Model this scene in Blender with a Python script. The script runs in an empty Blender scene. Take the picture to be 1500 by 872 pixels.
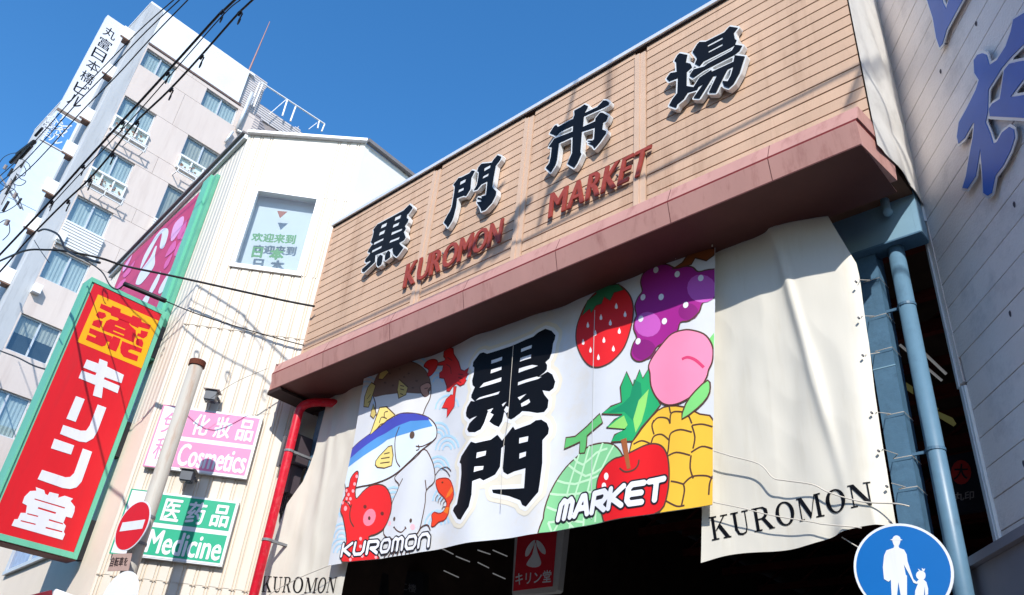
import bpy, bmesh, math, random
import numpy as np
from mathutils import Vector
from mathutils.geometry import tessellate_polygon
random.seed(4)
SC = bpy.context.scene
COL = SC.collection
R_ = math.radians

# ------------------------------------------------------------------ camera, sky, sun, exposure
F_PX, PITCH, ROLL, AZ = 1199.08, R_(32.045), R_(5.926), R_(135.218)
fw = np.array([math.cos(AZ)*math.cos(PITCH), math.sin(AZ)*math.cos(PITCH), math.sin(PITCH)])
r0 = np.array([math.sin(AZ), -math.cos(AZ), 0.0]); u0 = np.cross(r0, fw)
rt = math.cos(ROLL)*r0 + math.sin(ROLL)*u0
up = -math.sin(ROLL)*r0 + math.cos(ROLL)*u0
EYE = np.array([0.0, 0.0, 1.6])
cam = bpy.data.cameras.new('camera'); camo = bpy.data.objects.new('camera', cam); COL.objects.link(camo)
cam.sensor_fit = 'HORIZONTAL'; cam.sensor_width = 36.0; cam.lens = 36.0*F_PX/1500.0
cam.clip_start = 0.05; cam.clip_end = 3000
from mathutils import Matrix
M = Matrix(((rt[0], up[0], -fw[0], 0), (rt[1], up[1], -fw[1], 0), (rt[2], up[2], -fw[2], 1.6), (0, 0, 0, 1)))
camo.matrix_world = M
SC.camera = camo

SUN = np.array([0.9, -1.0, 1.0]); SUN /= np.linalg.norm(SUN)
world = bpy.data.worlds.new('World'); SC.world = world; world.use_nodes = True
wn = world.node_tree.nodes; wl = world.node_tree.links
bg = wn['Background']; sky = wn.new('ShaderNodeTexSky'); sky.sky_type = 'NISHITA'; sky.sun_disc = False
sky.sun_elevation = math.asin(SUN[2]); sky.sun_rotation = math.atan2(SUN[0], SUN[1])
sky.altitude = 0; sky.air_density = 1.0; sky.dust_density = 0.4; sky.ozone_density = 3.0
hs_ = wn.new('ShaderNodeHueSaturation'); hs_.inputs['Saturation'].default_value = 1.28; hs_.inputs['Value'].default_value = 1.6
wl.new(sky.outputs[0], hs_.inputs['Color']); wl.new(hs_.outputs[0], bg.inputs[0]); bg.inputs[1].default_value = 0.15
sun = bpy.data.lights.new('sun', 'SUN'); sun.energy = 5.0; sun.angle = R_(0.53); sun.color = (1.0, 0.95, 0.88)
suno = bpy.data.objects.new('sun', sun); COL.objects.link(suno); suno.location = (30, -30, 40)
suno.rotation_euler = Vector((-SUN[0], -SUN[1], -SUN[2])).to_track_quat('-Z', 'Y').to_euler()
SC.view_settings.view_transform = 'Standard'; SC.view_settings.look = 'None'
SC.view_settings.exposure = 0.14; SC.view_settings.gamma = 1.0

# ------------------------------------------------------------------ materials
def lin(c):
    return tuple(((v/255.0)/12.92 if v/255.0 <= 0.04045 else ((v/255.0+0.055)/1.055)**2.4) for v in c)
MATS = {}
def mat(name, rgb, rough=0.6, var=0.12, scale=3.0, bump=0.0, bscale=40.0, metal=0.0, spec=0.4, streak=False,
        dirt=None, dirt_amt=0.0, coat=0.0, objvar=0.0, emit=0.0, dscale=2.0, sheen=0.0):
    if name in MATS: return MATS[name]
    m = bpy.data.materials.new(name); m.use_nodes = True
    nt = m.node_tree; n = nt.nodes; l = nt.links; b = n['Principled BSDF']
    tc = n.new('ShaderNodeTexCoord'); mp = n.new('ShaderNodeMapping'); l.new(tc.outputs['Object'], mp.inputs[0])
    if streak: mp.inputs['Scale'].default_value = (1.0, 1.0, 0.12)
    nz = n.new('ShaderNodeTexNoise'); nz.inputs['Scale'].default_value = scale; nz.inputs['Detail'].default_value = 6
    nz.inputs['Roughness'].default_value = 0.65
    l.new(mp.outputs[0], nz.inputs['Vector'])
    c = lin(rgb)
    rp = n.new('ShaderNodeValToRGB')
    rp.color_ramp.elements[0].position = 0.3; rp.color_ramp.elements[1].position = 0.7
    rp.color_ramp.elements[0].color = tuple(max(0, v*(1-var)) for v in c)+(1,)
    rp.color_ramp.elements[1].color = tuple(min(1, v*(1+var)) for v in c)+(1,)
    l.new(nz.outputs['Fac'], rp.inputs[0]); out = rp.outputs[0]
    if dirt is not None:
        nd = n.new('ShaderNodeTexNoise'); nd.inputs['Scale'].default_value = dscale; nd.inputs['Detail'].default_value = 9
        nd.inputs['Roughness'].default_value = 0.7
        mp2 = n.new('ShaderNodeMapping'); mp2.inputs['Location'].default_value = (5, 3, 1)
        if streak: mp2.inputs['Scale'].default_value = (3, 3, 0.35)
        l.new(tc.outputs['Object'], mp2.inputs[0]); l.new(mp2.outputs[0], nd.inputs['Vector'])
        rd = n.new('ShaderNodeValToRGB'); rd.color_ramp.elements[0].position = 0.52; rd.color_ramp.elements[1].position = 0.75
        rd.color_ramp.elements[0].color = (0, 0, 0, 1); rd.color_ramp.elements[1].color = (dirt_amt,)*3+(1,)
        l.new(nd.outputs['Fac'], rd.inputs[0])
        mx = n.new('ShaderNodeMix'); mx.data_type = 'RGBA'; l.new(rd.outputs[0], mx.inputs[0])
        l.new(out, mx.inputs[6]); mx.inputs[7].default_value = lin(dirt)+(1,); out = mx.outputs[2]
    if objvar:
        oi = n.new('ShaderNodeObjectInfo'); mr = n.new('ShaderNodeMapRange')
        mr.inputs['To Min'].default_value = 1-objvar; mr.inputs['To Max'].default_value = 1+objvar
        l.new(oi.outputs['Random'], mr.inputs[0]); hs = n.new('ShaderNodeHueSaturation')
        l.new(mr.outputs[0], hs.inputs['Value']); l.new(out, hs.inputs['Color']); out = hs.outputs[0]
    l.new(out, b.inputs['Base Color'])
    b.inputs['Roughness'].default_value = rough; b.inputs['Metallic'].default_value = metal
    b.inputs['Specular IOR Level'].default_value = spec; b.inputs['Coat Weight'].default_value = coat
    if bump:
        nb = n.new('ShaderNodeTexNoise'); nb.inputs['Scale'].default_value = bscale; nb.inputs['Detail'].default_value = 4
        l.new(mp.outputs[0], nb.inputs['Vector'])
        bp = n.new('ShaderNodeBump'); bp.inputs['Strength'].default_value = bump; bp.inputs['Distance'].default_value = 0.01
        l.new(nb.outputs['Fac'], bp.inputs['Height']); l.new(bp.outputs[0], b.inputs['Normal'])
    if emit:
        b.inputs['Emission Color'].default_value = c+(1,); b.inputs['Emission Strength'].default_value = emit
    MATS[name] = m; return m
def glass_mat(name, tint, refl=0.5, base=(30, 40, 50), opaque=False, rough=0.03):
    if name in MATS: return MATS[name]
    m = bpy.data.materials.new(name); m.use_nodes = True
    nt = m.node_tree; n = nt.nodes; l = nt.links; n.remove(n['Principled BSDF'])
    o = n['Material Output']; g = n.new('ShaderNodeBsdfGlossy'); g.inputs['Roughness'].default_value = rough
    t = n.new('ShaderNodeBsdfTransparent'); t.inputs[0].default_value = lin(tint)+(1,)
    lw_ = n.new('ShaderNodeLayerWeight'); lw_.inputs[0].default_value = 0.5; fr = n.new('ShaderNodeMath'); fr.operation = 'POWER'; fr.inputs[1].default_value = 3.5; l.new(lw_.outputs['Facing'], fr.inputs[0])
    ma = n.new('ShaderNodeMath'); ma.operation = 'MULTIPLY_ADD'; ma.inputs[1].default_value = 0.8; ma.inputs[2].default_value = refl*0.25
    mx = n.new('ShaderNodeMixShader'); l.new(fr.outputs[0], ma.inputs[0]); l.new(ma.outputs[0], mx.inputs[0])
    nz = n.new('ShaderNodeTexNoise'); nz.inputs['Scale'].default_value = 1.3
    bp = n.new('ShaderNodeBump'); bp.inputs['Strength'].default_value = 0.04; l.new(nz.outputs[0], bp.inputs['Height'])
    l.new(bp.outputs[0], g.inputs['Normal'])
    l.new(t.outputs[0], mx.inputs[1]); l.new(g.outputs[0], mx.inputs[2]); l.new(mx.outputs[0], o.inputs['Surface'])
    MATS[name] = m; return m

SIDING = mat('siding_tan', (196, 164, 138), 0.65, 0.09, 2.5, 0.2, 60, objvar=0.05, dirt=(146, 110, 84), dirt_amt=0.6, streak=True, dscale=1.1)
SIDBACK = mat('siding_groove', (104, 76, 60), 0.9)
BATTEN = mat('batten_tan', (204, 174, 150), 0.55, 0.05, 3, 0.1, 40)
COPING = mat('coping_metal', (225, 228, 230), 0.35, 0.05, 4, metal=0.3)
DKBROWN = mat('dark_brown', (45, 30, 26), 0.8)
PINK = mat('beam_pink', (186, 140, 130), 0.5, 0.08, 2.0, 0.15, 12, dirt=(140, 86, 78), dirt_amt=0.7, dscale=2.2, streak=True)
PINKSEAM = mat('beam_seam', (118, 34, 32), 0.6)
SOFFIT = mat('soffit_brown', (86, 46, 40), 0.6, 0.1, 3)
WHITEBODY = mat('letter_white', (214, 216, 216), 0.4, 0.04)
BLACKFACE = mat('letter_black', (8, 8, 12), 0.5, 0.1, spec=0.2)
REDLET = mat('letter_red', (150, 62, 48), 0.55, 0.16, 9, dirt=(90, 40, 30), dirt_amt=0.5, dscale=9)
TARP = mat('tarp_cream', (212, 208, 196), 0.55, 0.03, 3, 0.35, 3.5, dirt=(196, 188, 168), dirt_amt=0.5, dscale=1.6, streak=True)
BANNER = mat('banner_white', (212, 216, 222), 0.6, 0.03, 2, 0.08, 10, dirt=(214, 205, 186), dirt_amt=0.6, dscale=1.2)
CORR = mat('corrugated_cream', (206, 200, 188), 0.45, 0.03, 1.6, 0.06, 20, dirt=(190, 172, 148), dirt_amt=0.35, streak=True, dscale=1.4)
WHITEPNT = mat('white_paint', (228, 230, 230), 0.45, 0.03)
TILEWALL = mat('tower_tile', (208, 196, 188), 0.7, 0.05, 1.2, 0.2, 60, objvar=0.02, dirt=(172, 152, 142), dirt_amt=0.35, dscale=0.7, streak=True)
CONC = mat('tower_concrete', (178, 182, 186), 0.85, 0.07, 2.0, 0.3, 50, dirt=(120, 122, 126), dirt_amt=0.5, streak=True)
PARAPET = mat('parapet_white', (225, 232, 238), 0.4, 0.02, 0.7, dirt=(200, 205, 210), dirt_amt=0.4, dscale=0.8)
RIBGREY = mat('ribbed_grey', (200, 196, 196), 0.5, 0.04)
RIBDARK = mat('ribbed_dark', (150, 146, 150), 0.5, 0.04)
ALU = mat('aluminium', (205, 210, 214), 0.4, 0.04, metal=0.3)
CURTAIN = mat('curtain', (180, 192, 192), 0.9, 0.12, 6.0, streak=True)
CURTAIN2 = mat('blind_beige', (176, 176, 166), 0.9, 0.08)
DARKROOM = mat('room_dark', (50, 60, 66), 0.9, 0.2)
GLASS = glass_mat('window_glass', (238, 246, 247), 0.7)
GLASSC = glass_mat('window_glass_clear', (250, 252, 253), 0.3)
TEAL = mat('sign_teal', (106, 186, 156), 0.45, 0.06, 2.5, dirt=(90, 150, 130), dirt_amt=0.4, streak=True)
SRED = mat('sign_red', (206, 22, 34), 0.45, 0.07, 2, dirt=(176, 40, 44), dirt_amt=0.5, streak=True, dscale=1.5)
SYEL = mat('sign_yellow', (246, 172, 10), 0.45, 0.04)
SWHITE = mat('sign_white', (216, 220, 228), 0.45, 0.04, 2, dirt=(190, 190, 190), dirt_amt=0.4, streak=True, dscale=2)
MAGENTA = mat('sign_magenta', (190, 62, 104), 0.55, 0.05)
LILAC = mat('sign_lilac', (222, 164, 208), 0.55, 0.04)
HOTPINK = mat('sign_hotpink', (212, 98, 160), 0.55, 0.04)
CPINK = mat('sign_pink', (230, 130, 172), 0.45, 0.03)
CGREEN = mat('sign_green', (0, 160, 122), 0.45, 0.04)
BLUEST = mat('steel_blue', (76, 110, 136), 0.5, 0.12, 5, 0.25, 25, dirt=(44, 66, 90), dirt_amt=0.7, dscale=5)
BLUEPL = mat('steel_blue_plate', (130, 165, 185), 0.35, 0.08, 2, 0.1, 8)
BLUEPIPE = mat('pipe_blue', (92, 126, 150), 0.4, 0.08, 4, 0.1, 12, dirt=(60, 84, 106), dirt_amt=0.5, dscale=5)
REDPIPE = mat('pipe_red', (206, 26, 48), 0.35, 0.12, 6, 0.05, 30, dirt=(190, 120, 120), dirt_amt=0.5, dscale=14)
POLEM = mat('pole_paint', (176, 172, 162), 0.6, 0.08, 3, 0.2, 40, dirt=(150, 96, 50), dirt_amt=0.75, streak=True, dscale=2.2)
RUST = mat('rust', (96, 48, 30), 0.9, 0.3, 12, 0.5, 60)
BLACKRUB = mat('cable_black', (22, 22, 26), 0.6, 0.2)
WIREGR = mat('wire_grey', (120, 122, 126), 0.5)
ROPE = mat('rope', (196, 190, 180), 0.8)
GREYWALL = mat('panel_mauve', (238, 226, 222), 0.42, 0.04, 2.0, 0.55, 34, objvar=0.03, dirt=(120, 112, 120), dirt_amt=0.4, dscale=1.5)
GREYGAP = mat('panel_gap', (78, 48, 50), 0.9)
TRIMM = mat('trim_light', (206, 212, 218), 0.35, 0.06, metal=0.2)
CHARBLUE = mat('plate_blue', (28, 98, 190), 0.4, 0.08, 2, coat=0.1)
CHARRIM = mat('plate_rim', (214, 216, 224), 0.3, 0.05, metal=0.3)
PEDBLUE = mat('roadsign_blue', (0, 98, 172), 0.4, 0.03)
DARKBOX = mat('box_dark', (74, 64, 70), 0.7, 0.1)
GREYBOX = mat('box_grey', (110, 110, 114), 0.6, 0.1)
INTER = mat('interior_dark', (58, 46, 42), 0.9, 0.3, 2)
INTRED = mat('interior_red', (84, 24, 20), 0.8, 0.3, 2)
ASPH = mat('asphalt', (50, 50, 52), 0.9, 0.15, 8, 0.4, 80)
PAVE = mat('pavement', (140, 136, 130), 0.85, 0.1, 4, 0.3, 40)
MARKP = mat('marking_white', (200, 200, 196), 0.7)
BROWN = mat('print_brown', (86, 56, 44), 0.6, 0.05)

# ------------------------------------------------------------------ object helpers
def link(o, parent=None):
    COL.objects.link(o)
    if parent is not None: o.parent = parent
    return o
def tag(o, label=None, cat=None, group=None, kind=None):
    if label: o['label'] = label
    if cat: o['category'] = cat
    if group: o['group'] = group
    if kind: o['kind'] = kind
    return o
def empty(name, loc, label=None, cat=None, group=None):
    o = bpy.data.objects.new(name, None); COL.objects.link(o); o.location = loc; o.empty_display_size = 0.1
    return tag(o, label, cat, group)
def world_loc(p):
    v = Vector((0, 0, 0))
    while p is not None: v = v + p.location; p = p.parent
    return v
class MB:
    """collects world-space geometry, links it as one mesh object whose origin is its parent's"""
    def __init__(s): s.v = []; s.f = []
    def add(s, vs, fs):
        k = len(s.v); s.v += [tuple(map(float, v)) for v in vs]; s.f += [tuple(i+k for i in f) for f in fs]; return s
    def box(s, x0, x1, y0, y1, z0, z1):
        return s.hexa([(x0, y0, z0), (x1, y0, z0), (x1, y1, z0), (x0, y1, z0), (x0, y0, z1), (x1, y0, z1), (x1, y1, z1), (x0, y1, z1)])
    def hexa(s, p):
        return s.add(p, [(0, 3, 2, 1), (4, 5, 6, 7), (0, 1, 5, 4), (1, 2, 6, 5), (2, 3, 7, 6), (3, 0, 4, 7)])
    def pbox(s, P, s0, s1, t0, t1, d0, d1):
        c = [P.pt(a, b, d) for (a, b, d) in ((s0, t0, d0), (s1, t0, d0), (s1, t0, d1), (s0, t0, d1), (s0, t1, d0), (s1, t1, d0), (s1, t1, d1), (s0, t1, d1))]
        return s.hexa(c)
    def tube(s, pts, r, n=8, cap=True, r2=None):
        pts = [Vector(p) for p in pts]; rings = []
        N = len(pts)
        prev = None
        for i, p in enumerate(pts):
            d = (pts[min(i+1, N-1)]-pts[max(i-1, 0)]).normalized()
            a = Vector((0, 0, 1)) if abs(d.z) < 0.9 else Vector((1, 0, 0))
            if prev is not None: a = prev
            u = (a - d*a.dot(d)).normalized(); w = d.cross(u); prev = u
            rr = r if r2 is None else r+(r2-r)*i/(N-1)
            rings.append([p+(u*math.cos(2*math.pi*k/n)+w*math.sin(2*math.pi*k/n))*rr for k in range(n)])
        vs = [v for rg in rings for v in rg]; fs = []
        for i in range(N-1):
            for k in range(n):
                fs.append((i*n+k, i*n+(k+1) % n, (i+1)*n+(k+1) % n, (i+1)*n+k))
        if cap: fs.append(tuple(range(n))[::-1]); fs.append(tuple((N-1)*n+k for k in range(n)))
        return s.add(vs, fs)
    def build(s, name, m, parent=None, smooth=False, **t):
        me = bpy.data.meshes.new(name); off = world_loc(parent) if parent is not None else Vector((0, 0, 0))
        if parent is None and s.v:
            a = np.array(s.v); off = Vector((float(a[:, 0].mean()), float(a[:, 1].mean()), float(a[:, 2].min())))
        me.from_pydata([Vector(v)-off for v in s.v], [], s.f); me.validate()
        bm = bmesh.new(); bm.from_mesh(me); bmesh.ops.recalc_face_normals(bm, faces=bm.faces); bm.to_mesh(me); bm.free()
        me.materials.append(m)
        if smooth:
            for p in me.polygons: p.use_smooth = True
        o = bpy.data.objects.new(name, me); link(o, parent)
        if parent is None: o.location = off
        return tag(o, **t)
class Plane:
    """upright plane through o; a = horizontal direction (to the right as seen), n = towards the viewer"""
    def __init__(s, o, a):
        s.o = np.array(o, float); s.a = np.array(a, float); s.a /= np.linalg.norm(s.a)
        s.n = np.array([s.a[1], -s.a[0], 0.0])
        if s.n@(EYE-s.o) < 0: s.n = -s.n
    def st(s, x, y):
        d = fw+rt*(x-750)/F_PX-up*(y-436)/F_PX
        p = EYE+d*((s.n@(s.o-EYE))/(s.n@d)); return ((p-s.o)@s.a, p[2])
    def pt(s, u, t, d=0.0):
        p = s.o+s.a*u+s.n*d; return (p[0], p[1], t)
    def at(s, x, y, d=0.0):
        return s.pt(*s.st(x, y), d)
def ptat(x, y, Y):
    d = fw+rt*(x-750)/F_PX-up*(y-436)/F_PX
    return tuple(EYE+d*(Y/d[1]))
def crop(x0, y0, k):
    return lambda pts: [(x0+p[0]*k, y0+p[1]*k) for p in pts]
def smooth_loop(pts, n=5, closed=True):
    pts = [np.array(p, float) for p in pts]; N = len(pts); out = []
    rng = range(N) if closed else range(N-1)
    for i in rng:
        g = (lambda k: pts[k % N]) if closed else (lambda k: pts[max(0, min(N-1, k))])
        p0, p1, p2, p3 = g(i-1), g(i), g(i+1), g(i+2)
        for j in range(n):
            t = j/n
            out.append(0.5*((2*p1)+(-p0+p2)*t+(2*p0-5*p1+4*p2-p3)*t*t+(-p0+3*p1-3*p2+p3)*t**3))
    if not closed: out.append(pts[-1])
    return [tuple(p) for p in out]
def ell(cx, cy, rx, ry, rot=0, n=16):
    c, s = math.cos(R_(rot)), math.sin(R_(rot))
    return [(cx+rx*math.cos(a)*c-ry*math.sin(a)*s, cy+rx*math.cos(a)*s+ry*math.sin(a)*c) for a in [2*math.pi*k/n for k in range(n)]]
def flat_mesh(P, loops, d0, d1, mb=None):
    """loops (outline + holes) in plane coords -> plate from depth d0 to d1 (flat sheet if equal)"""
    mb = mb or MB()
    vecs = [[Vector((p[0], p[1], 0)) for p in lp] for lp in loops]
    tris = tessellate_polygon(vecs); flat = [p for lp in loops for p in lp]
    mb.add([P.pt(p[0], p[1], d1) for p in flat], [tuple(t) for t in tris])
    if d1 != d0:
        for lp in loops:
            n = len(lp)
            vs = [P.pt(p[0], p[1], d0) for p in lp]+[P.pt(p[0], p[1], d1) for p in lp]
            mb.add(vs, [(i, (i+1) % n, n+(i+1) % n, n+i) for i in range(n)])
    return mb
def pxl(P, pts): return [P.st(*p) for p in pts]
def quad_sheet(c):
    return MB().add(c, [(0, 1, 2, 3)])
def inside(pts, gx, gy):
    r = np.zeros(gx.shape, bool); n = len(pts)
    for i in range(n):
        x1, y1 = pts[i]; x2, y2 = pts[(i+1) % n]
        if y1 == y2: continue
        c = ((gy >= min(y1, y2)) & (gy < max(y1, y2)))
        xi = x1+(gy-y1)*(x2-x1)/(y2-y1); r ^= c & (gx < xi)
    return r
def segdist(a, b, gx, gy):
    ax, ay = a; bx, by = b; dx, dy = bx-ax, by-ay; L = dx*dx+dy*dy+1e-12
    t = np.clip(((gx-ax)*dx+(gy-ay)*dy)/L, 0, 1)
    return np.hypot(gx-ax-t*dx, gy-ay-t*dy)
def sdf_mesh(P, d, loops=(), strokes=(), off=0.0, cell=0.03, thick=0.0, union=False):
    """area within `off` of the outlines/strokes, contoured on a grid; sheet at depth d, or plate d-thick..d"""
    allp = [p for lp in list(loops)+list(strokes) for p in lp]
    a = np.array(allp); m = abs(off)+2*cell
    x0, y0 = a.min(0)-m; x1, y1 = a.max(0)+m
    gx, gy = np.meshgrid(np.arange(x0, x1+cell, cell), np.arange(y0, y1+cell, cell), indexing='ij')
    D = np.full(gx.shape, 9e9); ins = np.zeros(gx.shape, bool)
    for lp in loops:
        i_ = inside(lp, gx, gy)
        ins = (ins | i_) if union else (ins ^ i_)
        for i in range(len(lp)): D = np.minimum(D, segdist(lp[i], lp[(i+1) % len(lp)], gx, gy))
    D = np.where(ins, -D, D)
    for s in strokes:
        for i in range(len(s)-1): D = np.minimum(D, segdist(s[i], s[i+1], gx, gy))
    D = D-off; D[np.abs(D) < 1e-5] = 1e-5
    vid = {}; V = []; F = []
    def vert(key, x, y):
        if key not in vid: vid[key] = len(V); V.append((x, y))
        return vid[key]
    nx, ny = D.shape
    lo = np.minimum(np.minimum(D[:-1, :-1], D[1:, :-1]), np.minimum(D[:-1, 1:], D[1:, 1:]))
    for i, j in zip(*np.nonzero(lo < 0)):
        cs = [(i, j), (i+1, j), (i+1, j+1), (i, j+1)]; poly = []
        for k in range(4):
            p, q = cs[k], cs[(k+1) % 4]; dp, dq = D[p], D[q]
            if dp < 0: poly.append(vert(p, gx[p], gy[p]))
            if (dp < 0) != (dq < 0):
                t = dp/(dp-dq); key = (min(p, q), max(p, q), 'e')
                poly.append(vert(key, gx[p]+(gx[q]-gx[p])*t, gy[p]+(gy[q]-gy[p])*t))
        if len(poly) >= 3: F.append(tuple(poly))
    mb = MB(); mb.add([P.pt(v[0], v[1], d) for v in V], F)
    if thick:
        from collections import Counter
        ec = Counter()
        for f in F:
            for k in range(len(f)): ec[tuple(sorted((f[k], f[(k+1) % len(f)])))] += 1
        n = len(V); mb.add([P.pt(v[0], v[1], d-thick) for v in V], [])
        for (a_, b_), c in ec.items():
            if c == 1: mb.f.append((a_, b_, n+b_, n+a_))
    return mb
def ribbon(P, pts, w, d, closed=False, mb=None):
    mb = mb or MB(); pts = [np.array(p, float) for p in pts]; n = len(pts); L = []; Rr = []
    for i in range(n):
        a = pts[(i-1) % n] if (closed or i > 0) else pts[i]
        b = pts[(i+1) % n] if (closed or i < n-1) else pts[i]
        t = b-a; t /= (np.linalg.norm(t)+1e-9); nn = np.array([-t[1], t[0]])*w/2
        L.append(pts[i]+nn); Rr.append(pts[i]-nn)
    vs = [P.pt(p[0], p[1], d) for p in L]+[P.pt(p[0], p[1], d) for p in Rr]
    m = n if closed else n-1
    return mb.add(vs, [(i, (i+1) % n, n+(i+1) % n, n+i) for i in range(m)])
_fc = {}
def glyphs(txt, bold=0.0, res=3):
    key = (txt, bold)
    if key in _fc: return _fc[key]
    cu = bpy.data.curves.new('t', 'FONT'); cu.body = txt; cu.size = 1.0; cu.offset = bold; cu.resolution_u = res
    ob = bpy.data.objects.new('t', cu); COL.objects.link(ob)
    dg = bpy.context.evaluated_depsgraph_get(); me = bpy.data.meshes.new_from_object(ob.evaluated_get(dg))
    v = np.array([tuple(x.co)[:2] for x in me.vertices]) if len(me.vertices) else np.zeros((0, 2))
    f = [tuple(p.vertices) for p in me.polygons]
    bpy.data.objects.remove(ob); bpy.data.curves.remove(cu); bpy.data.meshes.remove(me)
    _fc[key] = (v, f); return v, f
def quadmap(P, q):
    """q = TL,TR,BR,BL pixel corners -> function (u,v in 0..1) -> plane coords"""
    TL, TR, BR, BL = [np.array(P.st(*p)) for p in q]
    return lambda u, v: (BL*(1-u)+BR*u)*(1-v)+(TL*(1-u)+TR*u)*v
def text_mesh(P, txt, q, d0, d1, bold=0.0, mb=None):
    if bold and any(ord(c) > 0x2000 for c in txt):
        mb = mb or MB(); g0 = quadmap(P, q); ex = np.array(g0(1, 0))-np.array(g0(0, 0)); b = bold*np.linalg.norm(ex)/max(1, len(txt))*0.9
        k = len(mb.v)
        for i, (ox, oy) in enumerate(((-1, 0), (1, 0), (0, 1), (0, -1), (0.7, 0.7), (-0.7, -0.7), (0, 0))):
            k0 = len(mb.v); text_mesh(P, txt, q, d1+0.0003*i, d1+0.0003*i, 0.0, mb)
            for j in range(k0, len(mb.v)):
                x, y, z = mb.v[j]; mb.v[j] = (x+P.a[0]*ox*b, y+P.a[1]*ox*b, z+oy*b)
        return mb
    v, f = glyphs(txt, bold)
    mb = mb or MB()
    if len(v) == 0: return mb
    lo = v.min(0); hi = v.max(0); g = quadmap(P, q); st = [g(*((p-lo)/(hi-lo))) for p in v]
    mb.add([P.pt(p[0], p[1], d1) for p in st], f)
    if d1 != d0:
        from collections import Counter
        ec = Counter()
        for a in f:
            for k in range(len(a)): ec[tuple(sorted((a[k], a[(k+1) % len(a)])))] += 1
        n = len(v); k0 = len(mb.v); mb.add([P.pt(p[0], p[1], d0) for p in st], [])
        b0 = k0-n
        for (a, b), c in ec.items():
            if c == 1: mb.f.append((b0+a, b0+b, k0+b, k0+a))
    return mb
def rect(s0, s1, t0, t1): return [(s0, t0), (s1, t0), (s1, t1), (s0, t1)]
# stroke letters on a 0..1 square (rounded display capitals)
STR = {'K': [[(0, 0), (0, 1)], [(1, 1), (.15, .5), (1, 0)]], 'U': [[(0, 1), (0, .25), (.2, 0), (.8, 0), (1, .25), (1, 1)]],
 'R': [[(0, 0), (0, 1), (.8, 1), (1, .85), (1, .6), (.8, .45), (.3, .45), (1, 0)]], 'O': [[(.2, 0), (.8, 0), (1, .25), (1, .75), (.8, 1), (.2, 1), (0, .75), (0, .25), (.2, 0)]],
 'M': [[(0, 0), (0, .8), (.2, 1), (.5, .85), (.8, 1), (1, .8), (1, 0)], [(.5, 0), (.5, .85)]], 'N': [[(0, 0), (0, .7), (.25, 1), (.75, 1), (1, .7), (1, 0)]],
 'A': [[(0, 0), (.4, 1), (.6, 1), (1, 0)], [(.3, .35), (.8, .35)]], 'E': [[(1, 1), (.2, 1), (0, .8), (0, .2), (.2, 0), (1, 0)], [(.05, .5), (.9, .5)]],
 'T': [[(0, 1), (1, 1)], [(.5, 1), (.5, 0)]]}
def stroke_word(P, word, q, gap=0.38):
    g = quadmap(P, q); n = len(word); w = 1.0/(n+(n-1)*gap); out = []
    for i, ch in enumerate(word):
        for s in STR[ch]: out.append([tuple(g((i*(1+gap)+x)*w, y)) for x, y in s])
    return out
def bx(a, b, c, d): return [(a, b), (c, b), (c, d), (a, d)]
SER = {'K': (1.05, [bx(.12, 0, .28, 1), bx(0, 0, .42, .05), bx(0, .95, .42, 1), [(.28, .38), (.36, .38), (.86, .96), (.78, .96)], bx(.62, .95, 1, 1), [(.40, .55), (.58, .62), (.98, .05), (.76, .05)], bx(.64, 0, 1.05, .05)]),
 'U': (1.0, [bx(.12, .25, .28, 1), bx(0, .95, .42, 1), [(.12, .26), (.28, .26), (.36, .1), (.52, .06), (.66, .1), (.74, .26), (.80, .26), (.72, .06), (.5, -.02), (.26, .03)], bx(.74, .25, .80, 1), bx(.6, .95, .95, 1)]),
 'R': (1.05, [bx(.12, 0, .28, 1), bx(0, 0, .42, .05), bx(0, .95, .2, 1), [(.27, .95), (.27, 1), (.6, 1), (.8, .88), (.82, .68), (.68, .52), (.5, .47), (.27, .47), (.27, .52), (.46, .53), (.6, .62), (.64, .76), (.6, .9), (.48, .95)], [(.44, .49), (.62, .51), (1.0, .03), (.78, .03)], bx(.76, 0, 1.06, .04)]),
 'O': (1.05, [[(.5+.48*math.cos(a), .5+.52*math.sin(a)) for a in np.linspace(0, 2*math.pi, 25)]+[(.5+.29*math.cos(a), .5+.46*math.sin(a)) for a in np.linspace(2*math.pi, 0, 25)]]),
 'M': (1.25, [bx(.1, .02, .16, .97), bx(0, 0, .28, .05), bx(0, .95, .14, 1), [(.06, 1), (.27, 1), (.68, .2), (.58, 0)], [(.58, 0), (.64, .08), (.96, 1), (.9, 1)], bx(.94, 0, 1.1, 1), bx(.84, 0, 1.22, .05), bx(.93, .95, 1.22, 1)]),
 'N': (1.05, [bx(.12, .02, .18, .97), bx(0, 0, .32, .05), bx(0, .95, .16, 1), [(.06, 1), (.28, 1), (.9, .1), (.9, -.04), (.8, -.04)], bx(.82, .1, .89, 1), bx(.7, .95, 1.0, 1)])}
def serif_word(P, word, q, d):
    g = quadmap(P, q); tot = sum(SER[c][0] for c in word)+0.12*(len(word)-1); x = 0; mb = MB(); k = 0
    for c in word:
        w, ps = SER[c]
        for p in ps:
            k += 1; flat_mesh(P, [[tuple(g((x+a)/tot, b)) for a, b in p]], d+0.0004*(k % 5), d+0.0004*(k % 5), mb)
        x += w+0.12
    return mb
def tree(parent, name, m, mb, **t): return mb.build(name, m, parent, **t)

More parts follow.
